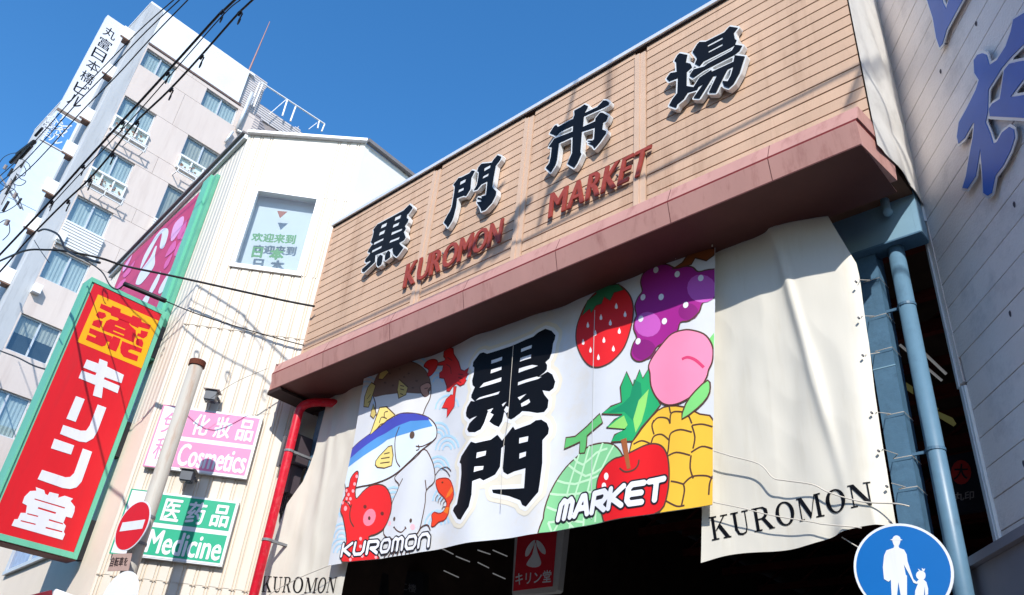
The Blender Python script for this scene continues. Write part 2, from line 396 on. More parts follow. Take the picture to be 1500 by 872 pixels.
# wind-blown folds shared by the banner and everything printed on it
from mathutils import noise as mn2
def bdisp(x, z):
    return (0.022*math.sin(2.3*x+0.5)+0.012*math.sin(5.1*x+0.8*z)+0.006*math.sin(9.5*x-1.4*z+2)
            + 0.034*math.exp(-((x+7.75+0.10*(z-5.5))/0.24)**2)-0.012*math.exp(-((x+6.35)/0.16)**2)
            + 0.006*mn2.noise(Vector((x*1.6, z*1.3, 3.0)))+ 0.02*math.sin(1.9*z+0.7*x)*math.exp(-((x+10.4)/0.8)**2))
def cut_grid(mb, step=0.12, axis=(0, 2)):
    """split faces along a regular lattice so that they can follow the cloth"""
    me = bpy.data.meshes.new('g'); me.from_pydata(mb.v, [], mb.f); bm = bmesh.new(); bm.from_mesh(me); bpy.data.meshes.remove(me)
    for ax in axis:
        cs = [v.co[ax] for v in bm.verts]
        if not cs: continue
        k = math.floor(min(cs)/step)+1
        while k*step < max(cs):
            pl = Vector((0, 0, 0)); pl[ax] = k*step; no = Vector((0, 0, 0)); no[ax] = 1
            bmesh.ops.bisect_plane(bm, geom=bm.verts[:]+bm.edges[:]+bm.faces[:], dist=1e-6, plane_co=pl, plane_no=no); k += 1
    out = MB(); bm.verts.index_update(); out.add([tuple(v.co) for v in bm.verts], [tuple(v.index for v in f.verts) for f in bm.faces]); bm.free()
    return out
def drape(mb, step=0.075, cut=True):
    if cut: mb = cut_grid(mb, step)
    mb.v = [(x, y-bdisp(x, z), z) for x, y, z in mb.v]; return mb

# ------------------------------------------------------------------ ground
MB().box(-400, 400, -400, 400, -0.3, 0.0).build('ground', ASPH, kind='structure')
MB().box(-60, 40, 6.6, 7.2, 0.004, 0.13).build('kerb', PAVE, kind='structure')
MB().box(-12.7, -1.95, 7.25, 60, 0.004, 0.13).build('pavement', PAVE, kind='structure')
for i in range(9):
    MB().box(-10.5+i*0.95, -10.05+i*0.95, 1.2, 5.2, 0.0, 0.005).build('road_marking', MARKP, kind='structure')

# unseen buildings added behind the viewer to cut sky light and deepen shade
FARW = mat('far_wall', (96, 90, 84), 0.8, 0.08, 1.0); FARG = mat('far_glass', (40, 50, 60), 0.15, 0.1)
for (x0, x1, y0, y1, h, lb) in ((-34, -14, -16, -9, 10.0, 'three-storey grey-brown block added unseen across the street to cut sky light, left one'), (-13.6, 3, -17, -9, 14.5, 'grey-brown block added unseen directly behind the viewer to cut sky light'), (12, 24, -7, 5, 9.0, 'low grey-brown block added unseen to the right behind the viewer to cut sky light'), (12, 26, 8, 24, 12.0, 'grey-brown block added unseen on the right-hand side street to cut sky light')):
    fb = empty('sky_blocker_building', ((x0+x1)/2, (y0+y1)/2, 0), lb, 'building')
    MB().box(x0, x1, y0, y1, 0, h).build('wall', FARW, fb); MB().box(x0-.2, x1+.2, y0-.2, y1+.2, h+.01, h+.3).build('roof', CONC, fb)
    for fl0 in range(int(h//3)):
        for k in range(int((x1-x0)//3)):
            MB().box(x0+.8+k*3, x0+2.4+k*3, y1+.005, y1+.06, 1.0+fl0*3, 2.4+fl0*3).build('window', FARG, fb)
        for k in range(int((y1-y0)//3)):
            MB().box(x0-.06, x0-.005, y0+.8+k*3, y0+2.4+k*3, 1.0+fl0*3, 2.4+fl0*3).build('window', FARG, fb)

# planes of the place
PF = Plane((0, 7.0, 0), (1, 0, 0))            # fascia
PBn = Plane((0, 7.35, 0), (1, 0, 0))          # printed banner
PT = Plane((0, 7.47, 0), (1, 0, 0))           # tarps
WD = np.array([0.649, -0.760, 0.0]); PW = Plane((-1.87, 8.36, 0), WD)      # right-hand wall, to the right = towards the viewer
_a = AZ-R_(86.2); VD = np.array([math.cos(_a), math.sin(_a), 0]); PV = Plane((-12.8, 7.437, 0), VD)   # chamfered corner, s = 0 at its right end
_b = AZ+R_(40.0); LD = -np.array([math.cos(_b), math.sin(_b), 0]); PL = Plane((-14.5, 5.48, 0), LD)   # left face, s <= 0
PTW = Plane((-31.0, 5.42, 0), (0, 1, 0))      # tower face, s = y-5.42

# ------------------------------------------------------------------ market sign
sign = empty('market_sign', (-7, 7.6, 7.9), 'long tan boarded market sign with four black characters and red KUROMON MARKET lettering', 'sign')
XL, XR, ZB, ZT = -12.46, -1.87, 7.95, 11.5
MB().box(XL+0.01, XR-0.01, 7.035, 8.3, ZB, ZT).build('sign_box', SIDBACK, sign)
bat = [PF.st(643, 247)[0]-0.02, PF.st(777, 168.6)[0], PF.st(937, 75.7)[0]+0.02]
BW = 0.20
edges = [XL]+[e for b in bat for e in (b-BW/2, b+BW/2)]+[XR]
rows = 21; pitch = 0.1735; z0 = 9.975-pitch*12
for bay in range(4):
    a, b = edges[2*bay], edges[2*bay+1]
    for r in range(rows):
        zb = z0+r*pitch+0.006; zt = min(zb+pitch-0.011, ZT-0.005)
        if zt-zb < 0.02 or zb > ZT or zb < 8.0: continue
        j = random.uniform(-0.0015, 0.0015)
        m = MB(); y1 = 7.034
        m.hexa([(a+0.006, 7.004+j, zb), (b-0.006, 7.004+j, zb), (b-0.006, y1, zb), (a+0.006, y1, zb),
                (a+0.006, 7.012+j, zt), (b-0.006, 7.012+j, zt), (b-0.006, y1, zt), (a+0.006, y1, zt)])
        m.build('siding_board', SIDING, sign)
for b in bat:
    m = MB(); m.box(b-BW/2+0.01, b-0.005, 6.975, 7.033, ZB, ZT-0.13); m.box(b+0.0, b+BW/2-0.012, 6.99, 7.033, ZB, ZT-0.13)
    m.build('batten', BATTEN, sign)
MB().box(XL-0.05, XR+0.03, 6.95, 8.32, ZT, ZT+0.07).build('coping', COPING, sign)
MB().box(XL-0.02, XR+0.005, 6.985, 7.03, ZT-0.03, ZT-0.002).build('coping_lip', DKBROWN, sign)
MB().box(XL-0.03, XL, 6.99, 8.3, ZB, ZT-0.01).build('end_panel', BATTEN, sign)

# the four characters
Ck = crop(520, 285, .14327); Cm = crop(640, 215, .149); Cs = crop(790, 135, .1491); Cb = crop(965, 25, .172)
kuro = [Ck([(560,105),(585,125),(590,140),(555,190),(535,205),(530,240),(548,255),(540,285),(510,325),(522,345),(515,365),(500,385),(520,440),(505,465),(455,495),(460,510),(497,545),(440,625),(425,635),(395,610),(385,570),(392,545),(210,620),(205,690),(95,795),(75,790),(75,765),(160,690),(160,675),(120,695),(105,685),(110,665),(155,610),(160,595),(135,590),(140,570),(175,520),(190,510),(165,490),(185,430),(195,380),(190,360),(235,305),(250,300),(500,165),(520,145)]),
 Ck([(333,285),(320,325),(265,352),(277,312)]), Ck([(477,205),(465,245),(405,275),(415,235)]), Ck([(315,358),(300,400),(245,425),(257,386)]), Ck([(460,281),(445,318),(385,345),(397,308)]),
 Ck([(297,443),(290,470),(190,520),(200,490)]), Ck([(490,345),(480,370),(370,420),(380,385)]), Ck([(280,520),(270,550),(170,600),(180,570)]), Ck([(465,430),(450,460),(350,500),(365,470)])]
kuro_d = [Ck([(262,618),(285,628),(280,680),(270,715),(240,735),(225,715),(232,650)]), Ck([(345,575),(362,590),(360,640),(315,675),(308,660),(315,610)])]
mon_l = [Cm([(345,235),(375,240),(340,310),(330,420),(290,485),(265,480),(200,505),(190,590),(165,690),(150,730),(110,795),(95,770),(70,745),(110,670),(130,640),(150,590),(170,470),(180,390),(165,375),(215,310),(240,305),(320,265)]), Cm([(290,315),(280,350),(228,380),(233,343)]), Cm([(270,400),(262,430),(210,455),(218,422)])]
mon_r = [Cm([(598,85),(635,100),(625,130),(580,190),(560,300),(545,400),(585,440),(580,480),(545,550),(480,620),(440,635),(430,600),(395,545),(440,545),(435,525),(400,515),(405,500),(445,510),(440,490),(485,480),(500,340),(440,370),(400,420),(365,430),(395,380),(410,300),(415,250),(400,240),(410,205),(440,170),(540,160),(560,130)]), Cm([(532,178),(525,210),(465,245),(470,210)]), Cm([(516,258),(505,290),(450,318),(458,290)])]
ichi = [Cs([(445,125),(480,140),(475,160),(445,210),(570,150),(610,110),(630,85),(660,85),(690,105),(685,125),(640,150),(440,240),(430,345),(550,290),(555,260),(600,205),(625,205),(680,235),(660,285),(630,300),(620,370),(658,385),(655,410),(600,490),(545,555),(525,525),(480,505),(520,500),(475,480),(525,478),(540,465),(548,350),(420,390),(405,590),(415,610),(375,700),(345,745),(280,705),(325,600),(330,440),(210,495),(195,500),(175,670),(160,720),(115,790),(65,745),(100,700),(115,640),(125,540),(95,540),(150,460),(330,390),(335,330),(210,390),(170,430),(105,405),(150,335),(170,325),(185,345),(335,265),(350,220),(345,185),(410,150)])]
ba1 = [Cb([(180,312),(245,325),(232,390),(272,400),(285,430),(240,470),(238,590),(300,600),(345,580),(330,620),(250,645),(215,700),(160,745),(150,775),(90,755),(120,700),(160,650),(165,520),(90,550),(68,525),(100,480),(155,470),(150,385),(135,375),(160,330)])]
ba2 = [Cb([(605,85),(675,95),(640,140),(650,190),(665,200),(650,240),(620,258),(385,378),(350,420),(310,400),(330,355),(290,300),(330,235),(350,215),(400,215),(560,135)]), Cb([(545,172),(550,190),(420,258),(418,240)]), Cb([(545,228),(548,245),(428,308),(425,292)])]
ba3 = [Cb([(655,240),(712,248),(690,290),(650,320),(445,425),(385,455),(295,520),(265,500),(300,450),(390,425),(420,400),(625,290)])]
ba4 = [Cb([(300,600),(350,520),(450,455),(455,470),(640,385),(650,330),(735,340),(715,400),(690,480),(640,570),(600,605),(560,590),(545,548),(590,552),(618,500),(640,420),(590,445),(560,500),(490,645),(430,645),(500,500),(470,500),(350,693),(300,690),(390,565),(330,600)])]
def channel_letter(groups, extra=()):
    body_loops = [pxl(PF_, lp) for g in groups for lp in g[:1]]
    return body_loops
PFl = Plane((0, 6.905, 0), (1, 0, 0))   # plane of the letter faces
def chan(groups, n):
    holes = []; outer = []
    for g in groups:
        outer.append(pxl(PFl, g[0])); holes += [pxl(PFl, h) for h in g[1:]]
    white = sdf_mesh(PFl, 0.0, outer, off=0.028, cell=0.022, thick=0.08, union=True)
    o = white.build('letter', WHITEBODY, sign)
    for i, g in enumerate(groups):
        lp = [pxl(PFl, x) for x in g]
        flat_mesh(PFl, lp, 0.0005, 0.008+0.0015*i).build('letter_face', BLACKFACE, o)
    if n:
        pass
    return o
chan([kuro]+[[d] for d in kuro_d], 0); chan([mon_l], 0); chan([mon_r], 0); chan([ichi], 0); chan([ba1, ba2, ba3, ba4], 0)
def channel_word(word, q, bold, d0, d1):
    gl = [glyphs(c, 0.0) for c in word]; ws = [g[0][:, 0].max()-g[0][:, 0].min() for g in gl]; gap = 0.10
    tot = sum(ws)+gap*(len(word)-1); x = 0; TL, TR, BR, BL = [np.array(p, float) for p in q]
    for c, w in zip(word, ws):
        a, b = x/tot, (x+w)/tot
        qq = [TL+(TR-TL)*a, TL+(TR-TL)*b, BL+(BR-BL)*b, BL+(BR-BL)*a]
        mb = MB()
        for i, o in enumerate((-0.014, 0.014, 0.0)):
            k0 = len(mb.v); text_mesh(PF, c, qq, d0, d1+0.0012*i, 0.0, mb)
            for j in range(k0, len(mb.v)): mb.v[j] = (mb.v[j][0]+o, mb.v[j][1], mb.v[j][2])
        mb.build('letter', REDLET, sign); x += w+gap
c_ = crop(580, 300, .1606); channel_word('KUROMON', c_([(125,560),(1000,140),(965,355),(85,775)]), 0.004, 0.035, 0.06)
c_ = crop(790, 205, .149); channel_word('MARKET', c_([(140,550),(1120,72),(1050,350),(115,785)]), 0.004, 0.035, 0.06)
m = MB()
for k in range(13):
    s, t = PF.st(600+k*0.9, 410+k*0.5)
for (px_, py_) in ((612,385),(650,372),(690,352),(728,338),(820,295),(860,278),(905,258),(940,243)):
    s, t = PF.st(px_, py_); m.pbox(PF, s-0.012, s+0.012, t-0.012, t+0.012, 0.0, 0.034)
m.build('letter_stud', WIREGR, sign, kind='stuff')

# wrinkled white sheet closing the right end of the sign
m = MB(); N1, N2 = 14, 60
vs = []
for j in range(N2+1):
    z = 7.86+j*(11.6-7.86)/N2
    for i in range(N1+1):
        y = 6.99+1.37*i/N1; u = i/N1
        d = 0.025*math.sin(7*u+1.1*z)+0.03*math.sin(2.6*z+4*u)*u*(1-u)*2+0.02*math.sin(9*z+3*u)*math.exp(-((z-8.5)/0.5)**2)
        if j < 10: y = 6.99+(1.37)*u
        vs.append((-1.852+(abs(d)*1.3+0.006)*math.sin(math.pi*u)**0.7, y, z+(0.12*u if j == 0 else 0)))
m.add(vs, [(j*(N1+1)+i, j*(N1+1)+i+1, (j+1)*(N1+1)+i+1, (j+1)*(N1+1)+i) for j in range(N2) for i in range(N1)])
m.build('end_sheet', mat('vinyl_white', (208, 206, 200), 0.5, 0.04, 3, dirt=(150, 146, 140), dirt_amt=0.5, dscale=2.0), None, smooth=True,
        label='wrinkled white vinyl sheet covering the right end of the market sign', cat='sheet')

# ------------------------------------------------------------------ steel beam
beam = empty('sign_beam', (-7.2, 7.1, 7.64), 'long dusty pink steel beam running under the market sign', 'beam')
bx0, bx1 = -12.66, -1.915
zb, zl, zt = 7.642, 7.955, 8.212
MB().hexa([(bx0, 6.69, zb+0.02), (bx1, 6.69, zb+0.02), (bx1, 6.98, zb+0.02), (bx0, 6.98, zb+0.02), (bx0, 6.62, zl), (bx1, 6.62, zl), (bx1, 6.98, zl), (bx0, 6.98, zl)]).build('lower_web', PINK, beam)
MB().box(bx0-0.005, bx1+0.003, 6.626, 6.98, zl+0.002, zl+0.03).build('seam', PINKSEAM, beam)
MB().hexa([(bx0+0.01, 6.625, zl+0.032), (bx1+0.02, 6.625, zl+0.032), (bx1+0.02, 6.99, zl+0.032), (bx0+0.01, 6.99, zl+0.032), (bx0+0.01, 6.70, zt), (bx1+0.02, 6.70, zt), (bx1+0.02, 6.99, zt), (bx0+0.01, 6.99, zt)]).build('upper_band', PINK, beam)
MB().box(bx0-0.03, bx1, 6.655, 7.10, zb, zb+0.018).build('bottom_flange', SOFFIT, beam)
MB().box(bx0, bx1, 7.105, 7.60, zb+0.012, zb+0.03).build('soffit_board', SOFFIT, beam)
m = MB(); m.hexa([(bx1-0.03, 6.69, zb+0.019), (bx1+0.001, 6.69, zb+0.019), (-1.842, 7.42, zb+0.02), (-1.93, 7.42, zb+0.02), (bx1-0.03, 6.621, zl-.001), (bx1+0.001, 6.621, zl-.001), (-1.842, 7.46, zl), (-1.93, 7.46, zl)]); m.build('end_plate', PINK, beam)
m = MB(); m.hexa([(bx1-0.03, 6.6245, zl+0.033), (bx1+0.022, 6.6245, zl+0.033), (-1.822, 7.46, zl+0.033), (-1.93, 7.46, zl+0.033), (bx1-0.03, 6.699, zt-.001), (bx1+0.022, 6.699, zt-.001), (-1.822, 7.46, zt), (-1.93, 7.46, zt)]); m.build('end_band', PINK, beam)
m = MB(); m.hexa([(bx1-0.03, 6.625, zl+0.003), (bx1+0.004, 6.625, zl+0.003), (-1.839, 7.46, zl+0.003), (-1.93, 7.46, zl+0.003), (bx1-0.03, 6.625, zl+0.03), (bx1+0.004, 6.625, zl+0.03), (-1.839, 7.46, zl+0.03), (-1.93, 7.46, zl+0.03)]); m.build('end_seam', PINKSEAM, beam)
for x in (-11.1, -9.35, -7.7, -5.95, -4.2, -2.9):
    m = MB(); m.hexa([(x, 6.688, zb+0.022), (x+.008, 6.688, zb+0.022), (x+.008, 6.70, zb+0.022), (x, 6.70, zb+0.022), (x, 6.6185, zl-.002), (x+.008, 6.6185, zl-.002), (x+.008, 6.63, zl-.002), (x, 6.63, zl-.002)])
    m.hexa([(x, 6.6235, zl+0.034), (x+.008, 6.6235, zl+0.034), (x+.008, 6.64, zl+0.034), (x, 6.64, zl+0.034), (x, 6.6985, zt-.002), (x+.008, 6.6985, zt-.002), (x+.008, 6.71, zt-.002), (x, 6.71, zt-.002)])
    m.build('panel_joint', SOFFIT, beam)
MB().box(bx0-0.02, bx0, 6.66, 7.55, zb+0.001, zt-0.01).build('end_plate', PINK, beam)
MB().box(bx0-0.05, bx0+0.35, 6.66, 7.70, zb-0.06, zb-0.003).build('end_gutter', DKBROWN, beam)

# ------------------------------------------------------------------ cream tarps
def tarp(name, left, right, amp, seed, label, nx=80, ny=100, bot=None):
    Lp = [PT.st(*p) for p in left]; Rp = [PT.st(*p) for p in right]
    def along(pts, v):
        d = [0]
        for i in range(len(pts)-1): d.append(d[-1]+math.hypot(pts[i+1][0]-pts[i][0], pts[i+1][1]-pts[i][1]))
        x = v*d[-1]
        for i in range(len(pts)-1):
            if x <= d[i+1]+1e-9:
                t = (x-d[i])/(d[i+1]-d[i]); return (pts[i][0]*(1-t)+pts[i+1][0]*t, pts[i][1]*(1-t)+pts[i+1][1]*t)
        return pts[-1]
    vs = []
    for j in range(ny+1):
        v = j/ny; a = along(Lp, v); b = along(Rp, v)
        for i in range(nx+1):
            u = i/nx; s = a[0]*(1-u)+b[0]*u; t = a[1]*(1-u)+b[1]*u
            if v > 0.9 and bot: t += bot(u)*(v-0.9)/0.1
            vs.append(PT.pt(s, t, amp(s, t, u, v)))
    m = MB(); m.add(vs, [(j*(nx+1)+i, j*(nx+1)+i+1, (j+1)*(nx+1)+i+1, (j+1)*(nx+1)+i) for j in range(ny) for i in range(nx)])
    return m.build(name, TARP, None, smooth=True, label=label, cat='tarp')
def ampR(s, t, u, v):
    g = max(0, (u-0.45)/0.55)
    d = 0.02*math.sin(2.6*s+0.6*t)+g*(0.075*math.sin(9.0*u+0.6*v+0.4)+0.03*math.sin(21*u+1.5*v))*(0.55+0.45*v)
    d += 0.04*math.exp(-((s+3.05+0.14*(t-6))/0.06)**2)*min(1, 2.5*(1-v))
    k = max(0, (v-0.86)/0.14)
    d += k*0.06*math.sin(16*u+6*v)*g+k*0.05*math.exp(-((u-0.78)/0.05)**2)
    d += (0.10*(1-v)**3)*math.sin(10*u+1)*g
    return min(d+crease(s, t, 1.6, 1.0), 0.085)-0.01
from mathutils import noise as mn
def crease(s, t, k, seed): return 0.010*k*(mn.noise(Vector((s*1.7, t*0.8, seed)))+0.5*mn.noise(Vector((s*4.5, t*2.2, seed+5)))-0.6*abs(mn.noise(Vector((s*2.6+0.7*t, t*1.4-0.6*s, seed+9)))))
tR = tarp('cream_tarp', [(1000,372),(1024,600),(1026,740),(1025,824)], [(1199,296),(1225,340),(1251,382),(1255,399),(1270,499),(1279,572),(1291,651),(1305,734),(1310,772)], ampR, 1,
     'cream tarp with KUROMON in black serif letters hanging right of the fruit banner', nx=130, ny=150, bot=lambda u: 0.03*math.sin(9*u))
def ampL(s, t, u, v): return 0.025*math.sin(3.2*s+0.7*t)+0.02*math.sin(7*s-1.2*t+1)*(1-u)+0.05*math.exp(-((s+11.55+0.12*(t-6))/0.10)**2)*(1-v)+crease(s, t, 2.0, 7.0)
tL = tarp('cream_tarp', [(484,566),(470,622),(460,661),(444,706),(424,740),(408,785),(391,830),(384,880)], [(620,512),(560,700),(512,820),(499,885)], ampL, 2,
     'narrow cream tarp with KUROMON at its foot hanging beside the red pipe')
def tarp_print(parent, q, tarp_amp_obj, d):
    mb = serif_word(PT, 'KUROMON', q, d); return mb
me = tR.data
def follow(mb, o, lift=0.006):
    """lay print onto the cloth of o"""
    from mathutils.bvhtree import BVHTree
    bm = bmesh.new(); bm.from_mesh(o.data); bv = BVHTree.FromBMesh(bm); bm.free(); out = []
    for x, y, z in mb.v:
        h = bv.ray_cast(Vector((x, y-2, z))-o.location, Vector((0, 1, 0)))
        out.append((x, (h[0]+o.location).y-lift-(y-PT.o[1])*-1*0 if h[0] else y, z))
    extra = [PT.o[1]-v[1] for v in mb.v]
    mb.v = [(x, y-e, z) for (x, y, z), e in zip(out, extra)]; return mb
q = [(1036,757),(1280,708),(1287,741),(1041,791)]
follow(cut_grid(tarp_print(tR, q, None, 0.0), 0.05), tR).build('kuromon_print', BLACKFACE, tR, kind=None)
q = [(388,845),(497,846),(492,868),(386,868)]
follow(cut_grid(tarp_print(tL, q, None, 0.0), 0.05), tL).build('kuromon_print', BLACKFACE, tL)

# ------------------------------------------------------------------ printed banner
ban = empty('printed_banner', (-7.4, 7.35, 4.45), 'wide white banner printed with sea creatures, black calligraphy and large fruit', 'banner')
BTL, BTR, BBR, BBL = PBn.st(541, 530), PBn.st(1046, 360), PBn.st(1045, 740), PBn.st(483, 830)
def clip_banner(mb, pad=0.0):
    """keep only what lies on the cloth"""
    me = bpy.data.meshes.new('c'); me.from_pydata(mb.v, [], mb.f); bm = bmesh.new(); bm.from_mesh(me); bpy.data.meshes.remove(me)
    cor = [BTL, BTR, BBR, BBL]; c = np.mean(np.array(cor), axis=0)
    for i in range(4):
        a, b = np.array(cor[i]), np.array(cor[(i+1) % 4]); t = b-a; n = np.array([t[1], -t[0]]); n /= np.linalg.norm(n)
        if n@(c-a) > 0: n = -n
        co = a-n*pad
        bmesh.ops.bisect_plane(bm, geom=bm.verts[:]+bm.edges[:]+bm.faces[:], dist=1e-6, plane_co=Vector((co[0], 0, co[1])), plane_no=Vector((n[0], 0, n[1])), clear_outer=True)
    bm.verts.index_update(); out = MB(); out.add([tuple(v.co) for v in bm.verts], [tuple(v.index for v in f.verts) for f in bm.faces]); bm.free(); return out
cloth = flat_mesh(PBn, [[BTL, BTR, BBR, BBL]], 0, 0)
drape(cloth, 0.075).build('cloth', BANNER, ban, smooth=True)
pc = {}
def pm(rgb):
    if rgb not in pc: pc[rgb] = mat('print_%02x%02x%02x' % rgb, rgb, 0.6, 0.03, 2, 0.05, 10)
    return pc[rgb]
LAY = 0.0011
def emit_print(mb, name, m, parent, cut=True):
    mb = clip_banner(mb, 0.004)
    if not mb.f: return None
    return drape(mb, 0.075, cut).build(name, m, parent, smooth=True)
def shape(name, pts, rgb, layer, parent=None, sm=0, line=0.0, lmat=BROWN):
    if sm: pts = smooth_loop(pts, sm)
    lp = pxl(PBn, pts); mb = flat_mesh(PBn, [lp], layer*LAY+.003, layer*LAY+.003)
    o = emit_print(mb, name, pm(rgb), parent or ban)
    if line and o is not None: emit_print(ribbon(PBn, lp, line, layer*LAY+.0038, True), 'outline', lmat, o if parent is None else parent)
    return o
def lines(name, plist, w, layer, m, parent, sm=4):
    mb = MB()
    for p in plist: ribbon(PBn, pxl(PBn, smooth_loop(p, sm, False) if sm else p), w, layer*LAY+.003, False, mb)
    o = emit_print(mb, name, m, parent)
    if o is not None: o['kind'] = 'stuff'
    return o
def blobs(name, els, rgb, layer, parent):
    for e in els: emit_print(flat_mesh(PBn, [pxl(PBn, e)], layer*LAY+.003, layer*LAY+.003), name, pm(rgb), parent)
A = crop(380, 400, .344); B = crop(490, 670, .172); Cx = crop(620, 480, .1605); S = crop(820, 360, .2178); Fq = crop(790, 540, .281); D6 = crop(360, 572, .344)
LBL = (176, 214, 240); LW = 0.020
# pale blue waves
wv = MB(); rnd = random.Random(3)
for cxp, cyp in ((560,600),(640,640),(655,600),(640,560),(610,545),(640,690),(655,660),(575,735),(505,790),(495,760),(520,700),(640,770),(540,575),(652,735),(505,812),(700,560)):
    for r in (7, 13, 19):
        pts = [(cxp+r*math.cos(a)*1.0, cyp+r*math.sin(a)*1.15) for a in np.linspace(math.pi*1.02, math.pi*1.95, 9)]
        ribbon(PBn, pxl(PBn, pts), 0.035, .003, False, wv)
tag(emit_print(wv, 'wave_print', pm(LBL), ban), kind='stuff')
# puffer fish
pf = shape('pufferfish_print', A([(500,560),(488,500),(515,430),(570,392),(640,378),(695,405),(722,455),(726,520),(705,570),(680,620),(600,650),(520,640),(500,600)]), (228,228,228), 1, sm=4, line=LW)
shape('back', A([(492,530),(489,490),(515,430),(570,393),(640,380),(695,406),(722,455),(724,500),(690,512),(600,512),(540,520)]), (124,92,76), 2, pf, sm=4)
for p in ([(598,455),(636,488),(627,520),(595,535),(588,500)], [(485,470),(502,482),(490,520),(470,575),(450,572),(455,530),(470,490)], [(520,430),(545,413),(557,425),(530,457),(513,455)], [(490,560),(502,600),(490,622),(478,610)]):
    shape('fin', A(p), (206,186,110), 3, pf, line=0.02)
shape('mouth', A([(685,480),(715,465),(728,480),(715,498),(720,515),(700,525),(685,505)]), (190,140,120), 3, pf, sm=3, line=0.018)
lines('fin_rays', [A([(602,480),(620,485)]), A([(602,495),(620,500)]), A([(602,515),(615,520)]), A([(465,540),(480,520)]), A([(468,555),(478,548)]), A([(700,492),(715,488)])], 0.016, 4, BROWN, pf, 0)
blobs('spots', [A(ell(x, y, 5, 4)) for x, y in ((560,430),(600,410),(640,430),(670,460),(655,490),(570,480),(620,445),(540,470))], (96,70,58), 3, pf)
# red crab
cr = shape('crab_print', Cx([(180,215),(235,180),(270,190),(275,240),(330,320),(355,390),(390,405),(437,378),(418,430),(437,430),(400,480),(412,490),(390,525),(350,540),(310,515),(265,540),(235,580),(205,575),(205,530),(180,460),(140,455),(140,410),(165,390),(175,340),(120,340),(115,320),(185,300),(195,280),(178,260)]), (216,34,34), 1, line=0.016, lmat=pm((130,22,22)))
shape('claw', Cx([(0,350),(30,300),(80,283),(120,300),(120,350),(85,410),(50,440),(30,430),(40,380)]), (216,34,34), 2, cr, sm=3, line=0.014, lmat=pm((130,22,22)))
shape('claw', Cx([(280,540),(310,540),(298,620),(292,720),(210,820),(215,735),(160,728),(200,650),(250,612),(275,615)]), (226,44,38), 2, cr, line=0.014, lmat=pm((130,22,22)))
lines('shell_lines', [Cx([(200,330),(240,360),(250,420)]), Cx([(215,270),(260,300)]), Cx([(330,430),(380,440)]), Cx([(330,460),(375,475)]), Cx([(325,490),(360,510)])], 0.014, 3, pm((130,22,22)), cr)
# tuna
tu = shape('tuna_print', D6([(430,290),(465,240),(530,190),(600,130),(660,100),(720,98),(775,115),(805,150),(808,190),(790,215),(740,260),(700,300),(640,350),(580,385),(500,410),(430,418)]), (220,234,246), 6, sm=4, line=LW)
shape('back_stripe', D6([(430,285),(465,240),(530,190),(600,130),(660,100),(720,98),(775,114),(778,126),(700,130),(640,155),(560,200),(500,250),(430,305)]), (70,76,180), 7, tu)
shape('side_stripe', D6([(430,305),(500,250),(560,200),(640,155),(700,130),(778,126),(792,150),(740,165),(660,190),(600,210),(540,255),(490,295),(430,335)]), (86,152,216), 7, tu)
shape('fin', D6([(533,192),(555,130),(575,75),(600,70),(637,105),(600,128),(560,165)]), (238,218,130), 8, tu, line=LW)
shape('fin', D6([(622,235),(620,320),(560,328),(553,300),(585,260)]), (238,218,130), 8, tu, sm=2, line=LW)
lines('markings', [D6([(655,155),(638,200),(635,250),(640,300),(655,325)]), D6([(725,238),(750,238),(790,215)]), D6([(735,232),(738,250),(726,256)]), D6([(560,165),(575,145),(590,140)]), D6([(570,140),(580,115),(600,120)]), D6([(590,118),(592,95),(605,90)]), D6([(575,290),(612,285)]), D6([(572,310),(612,305)]), D6([(588,270),(612,265)])], 0.018, 9, BROWN, tu)
blobs('eye', [D6(ell(708,190,11,16,10))], (96,76,62), 9, tu)
# squid
sq = shape('squid_print', B([(525,145),(690,5),(760,-70),(810,0),(845,100),(847,205),(775,275),(765,380),(740,520),(705,640),(600,700),(450,685),(410,620),(470,480),(485,380),(545,245),(510,190)]), (214,218,224), 4, sm=3, line=0.018)
lines('body_lines', [B([(545,245),(580,180)]), B([(775,275),(765,190)]), B([(505,590),(530,622),(570,638),(605,600)]), B([(500,600),(512,590)]), B([(598,590),(608,610)]), B([(705,640),(740,590),(790,575),(815,620)])], 0.018, 6, BROWN, sq)
blobs('eye', [B(ell(508,525,10,19,8)), B(ell(645,538,10,19,8))], (86,66,56), 6, sq)
blobs('cheek', [B(ell(463,560,14,22)), B(ell(660,592,20,26))], (246,190,200), 5, sq)
lines('tentacles', [B([(400+35*k, 905),(420+35*k, 850),(455+30*k, 800)]) for k in range(7)], 0.02, 6, BROWN, sq)
# octopus
oc = shape('octopus_print', B([(310,245),(380,232),(430,250),(465,310),(482,400),(470,480),(440,560),(400,620),(340,660),(300,680),(320,760),(380,860),(380,900),(90,900),(105,820),(128,720),(115,600),(95,510),(70,465),(85,380),(110,330),(105,280),(120,262),(140,258),(150,190),(185,140),(215,125),(218,170),(200,260),(195,310),(205,360),(250,300)]), (226,36,38), 8, sm=2, line=LW)
blobs('sucker', [B(ell(x, y, 11, 15)) for x, y in ((118,290),(140,325),(178,295),(158,362),(125,360),(145,400),(190,235),(88,395),(207,170),(240,700),(240,765),(180,850),(250,845),(350,850),(160,880))]+[B(ell(118,445,14,22))], (246,170,176), 9, oc)
blobs('mouth', [B(ell(305,515,46,76,15))], (244,130,150), 9, oc); blobs('mouth_dot', [B(ell(305,522,10,17))], (96,50,42), 10, oc)
blobs('eye', [B(ell(270,425,13,17)), B(ell(402,478,13,17))], (110,40,30), 9, oc)
lines('arm_line', [B([(170,410),(155,480),(160,550),(185,600)]), B([(110,380),(140,400),(165,440)])], 0.022, 9, BROWN, oc)
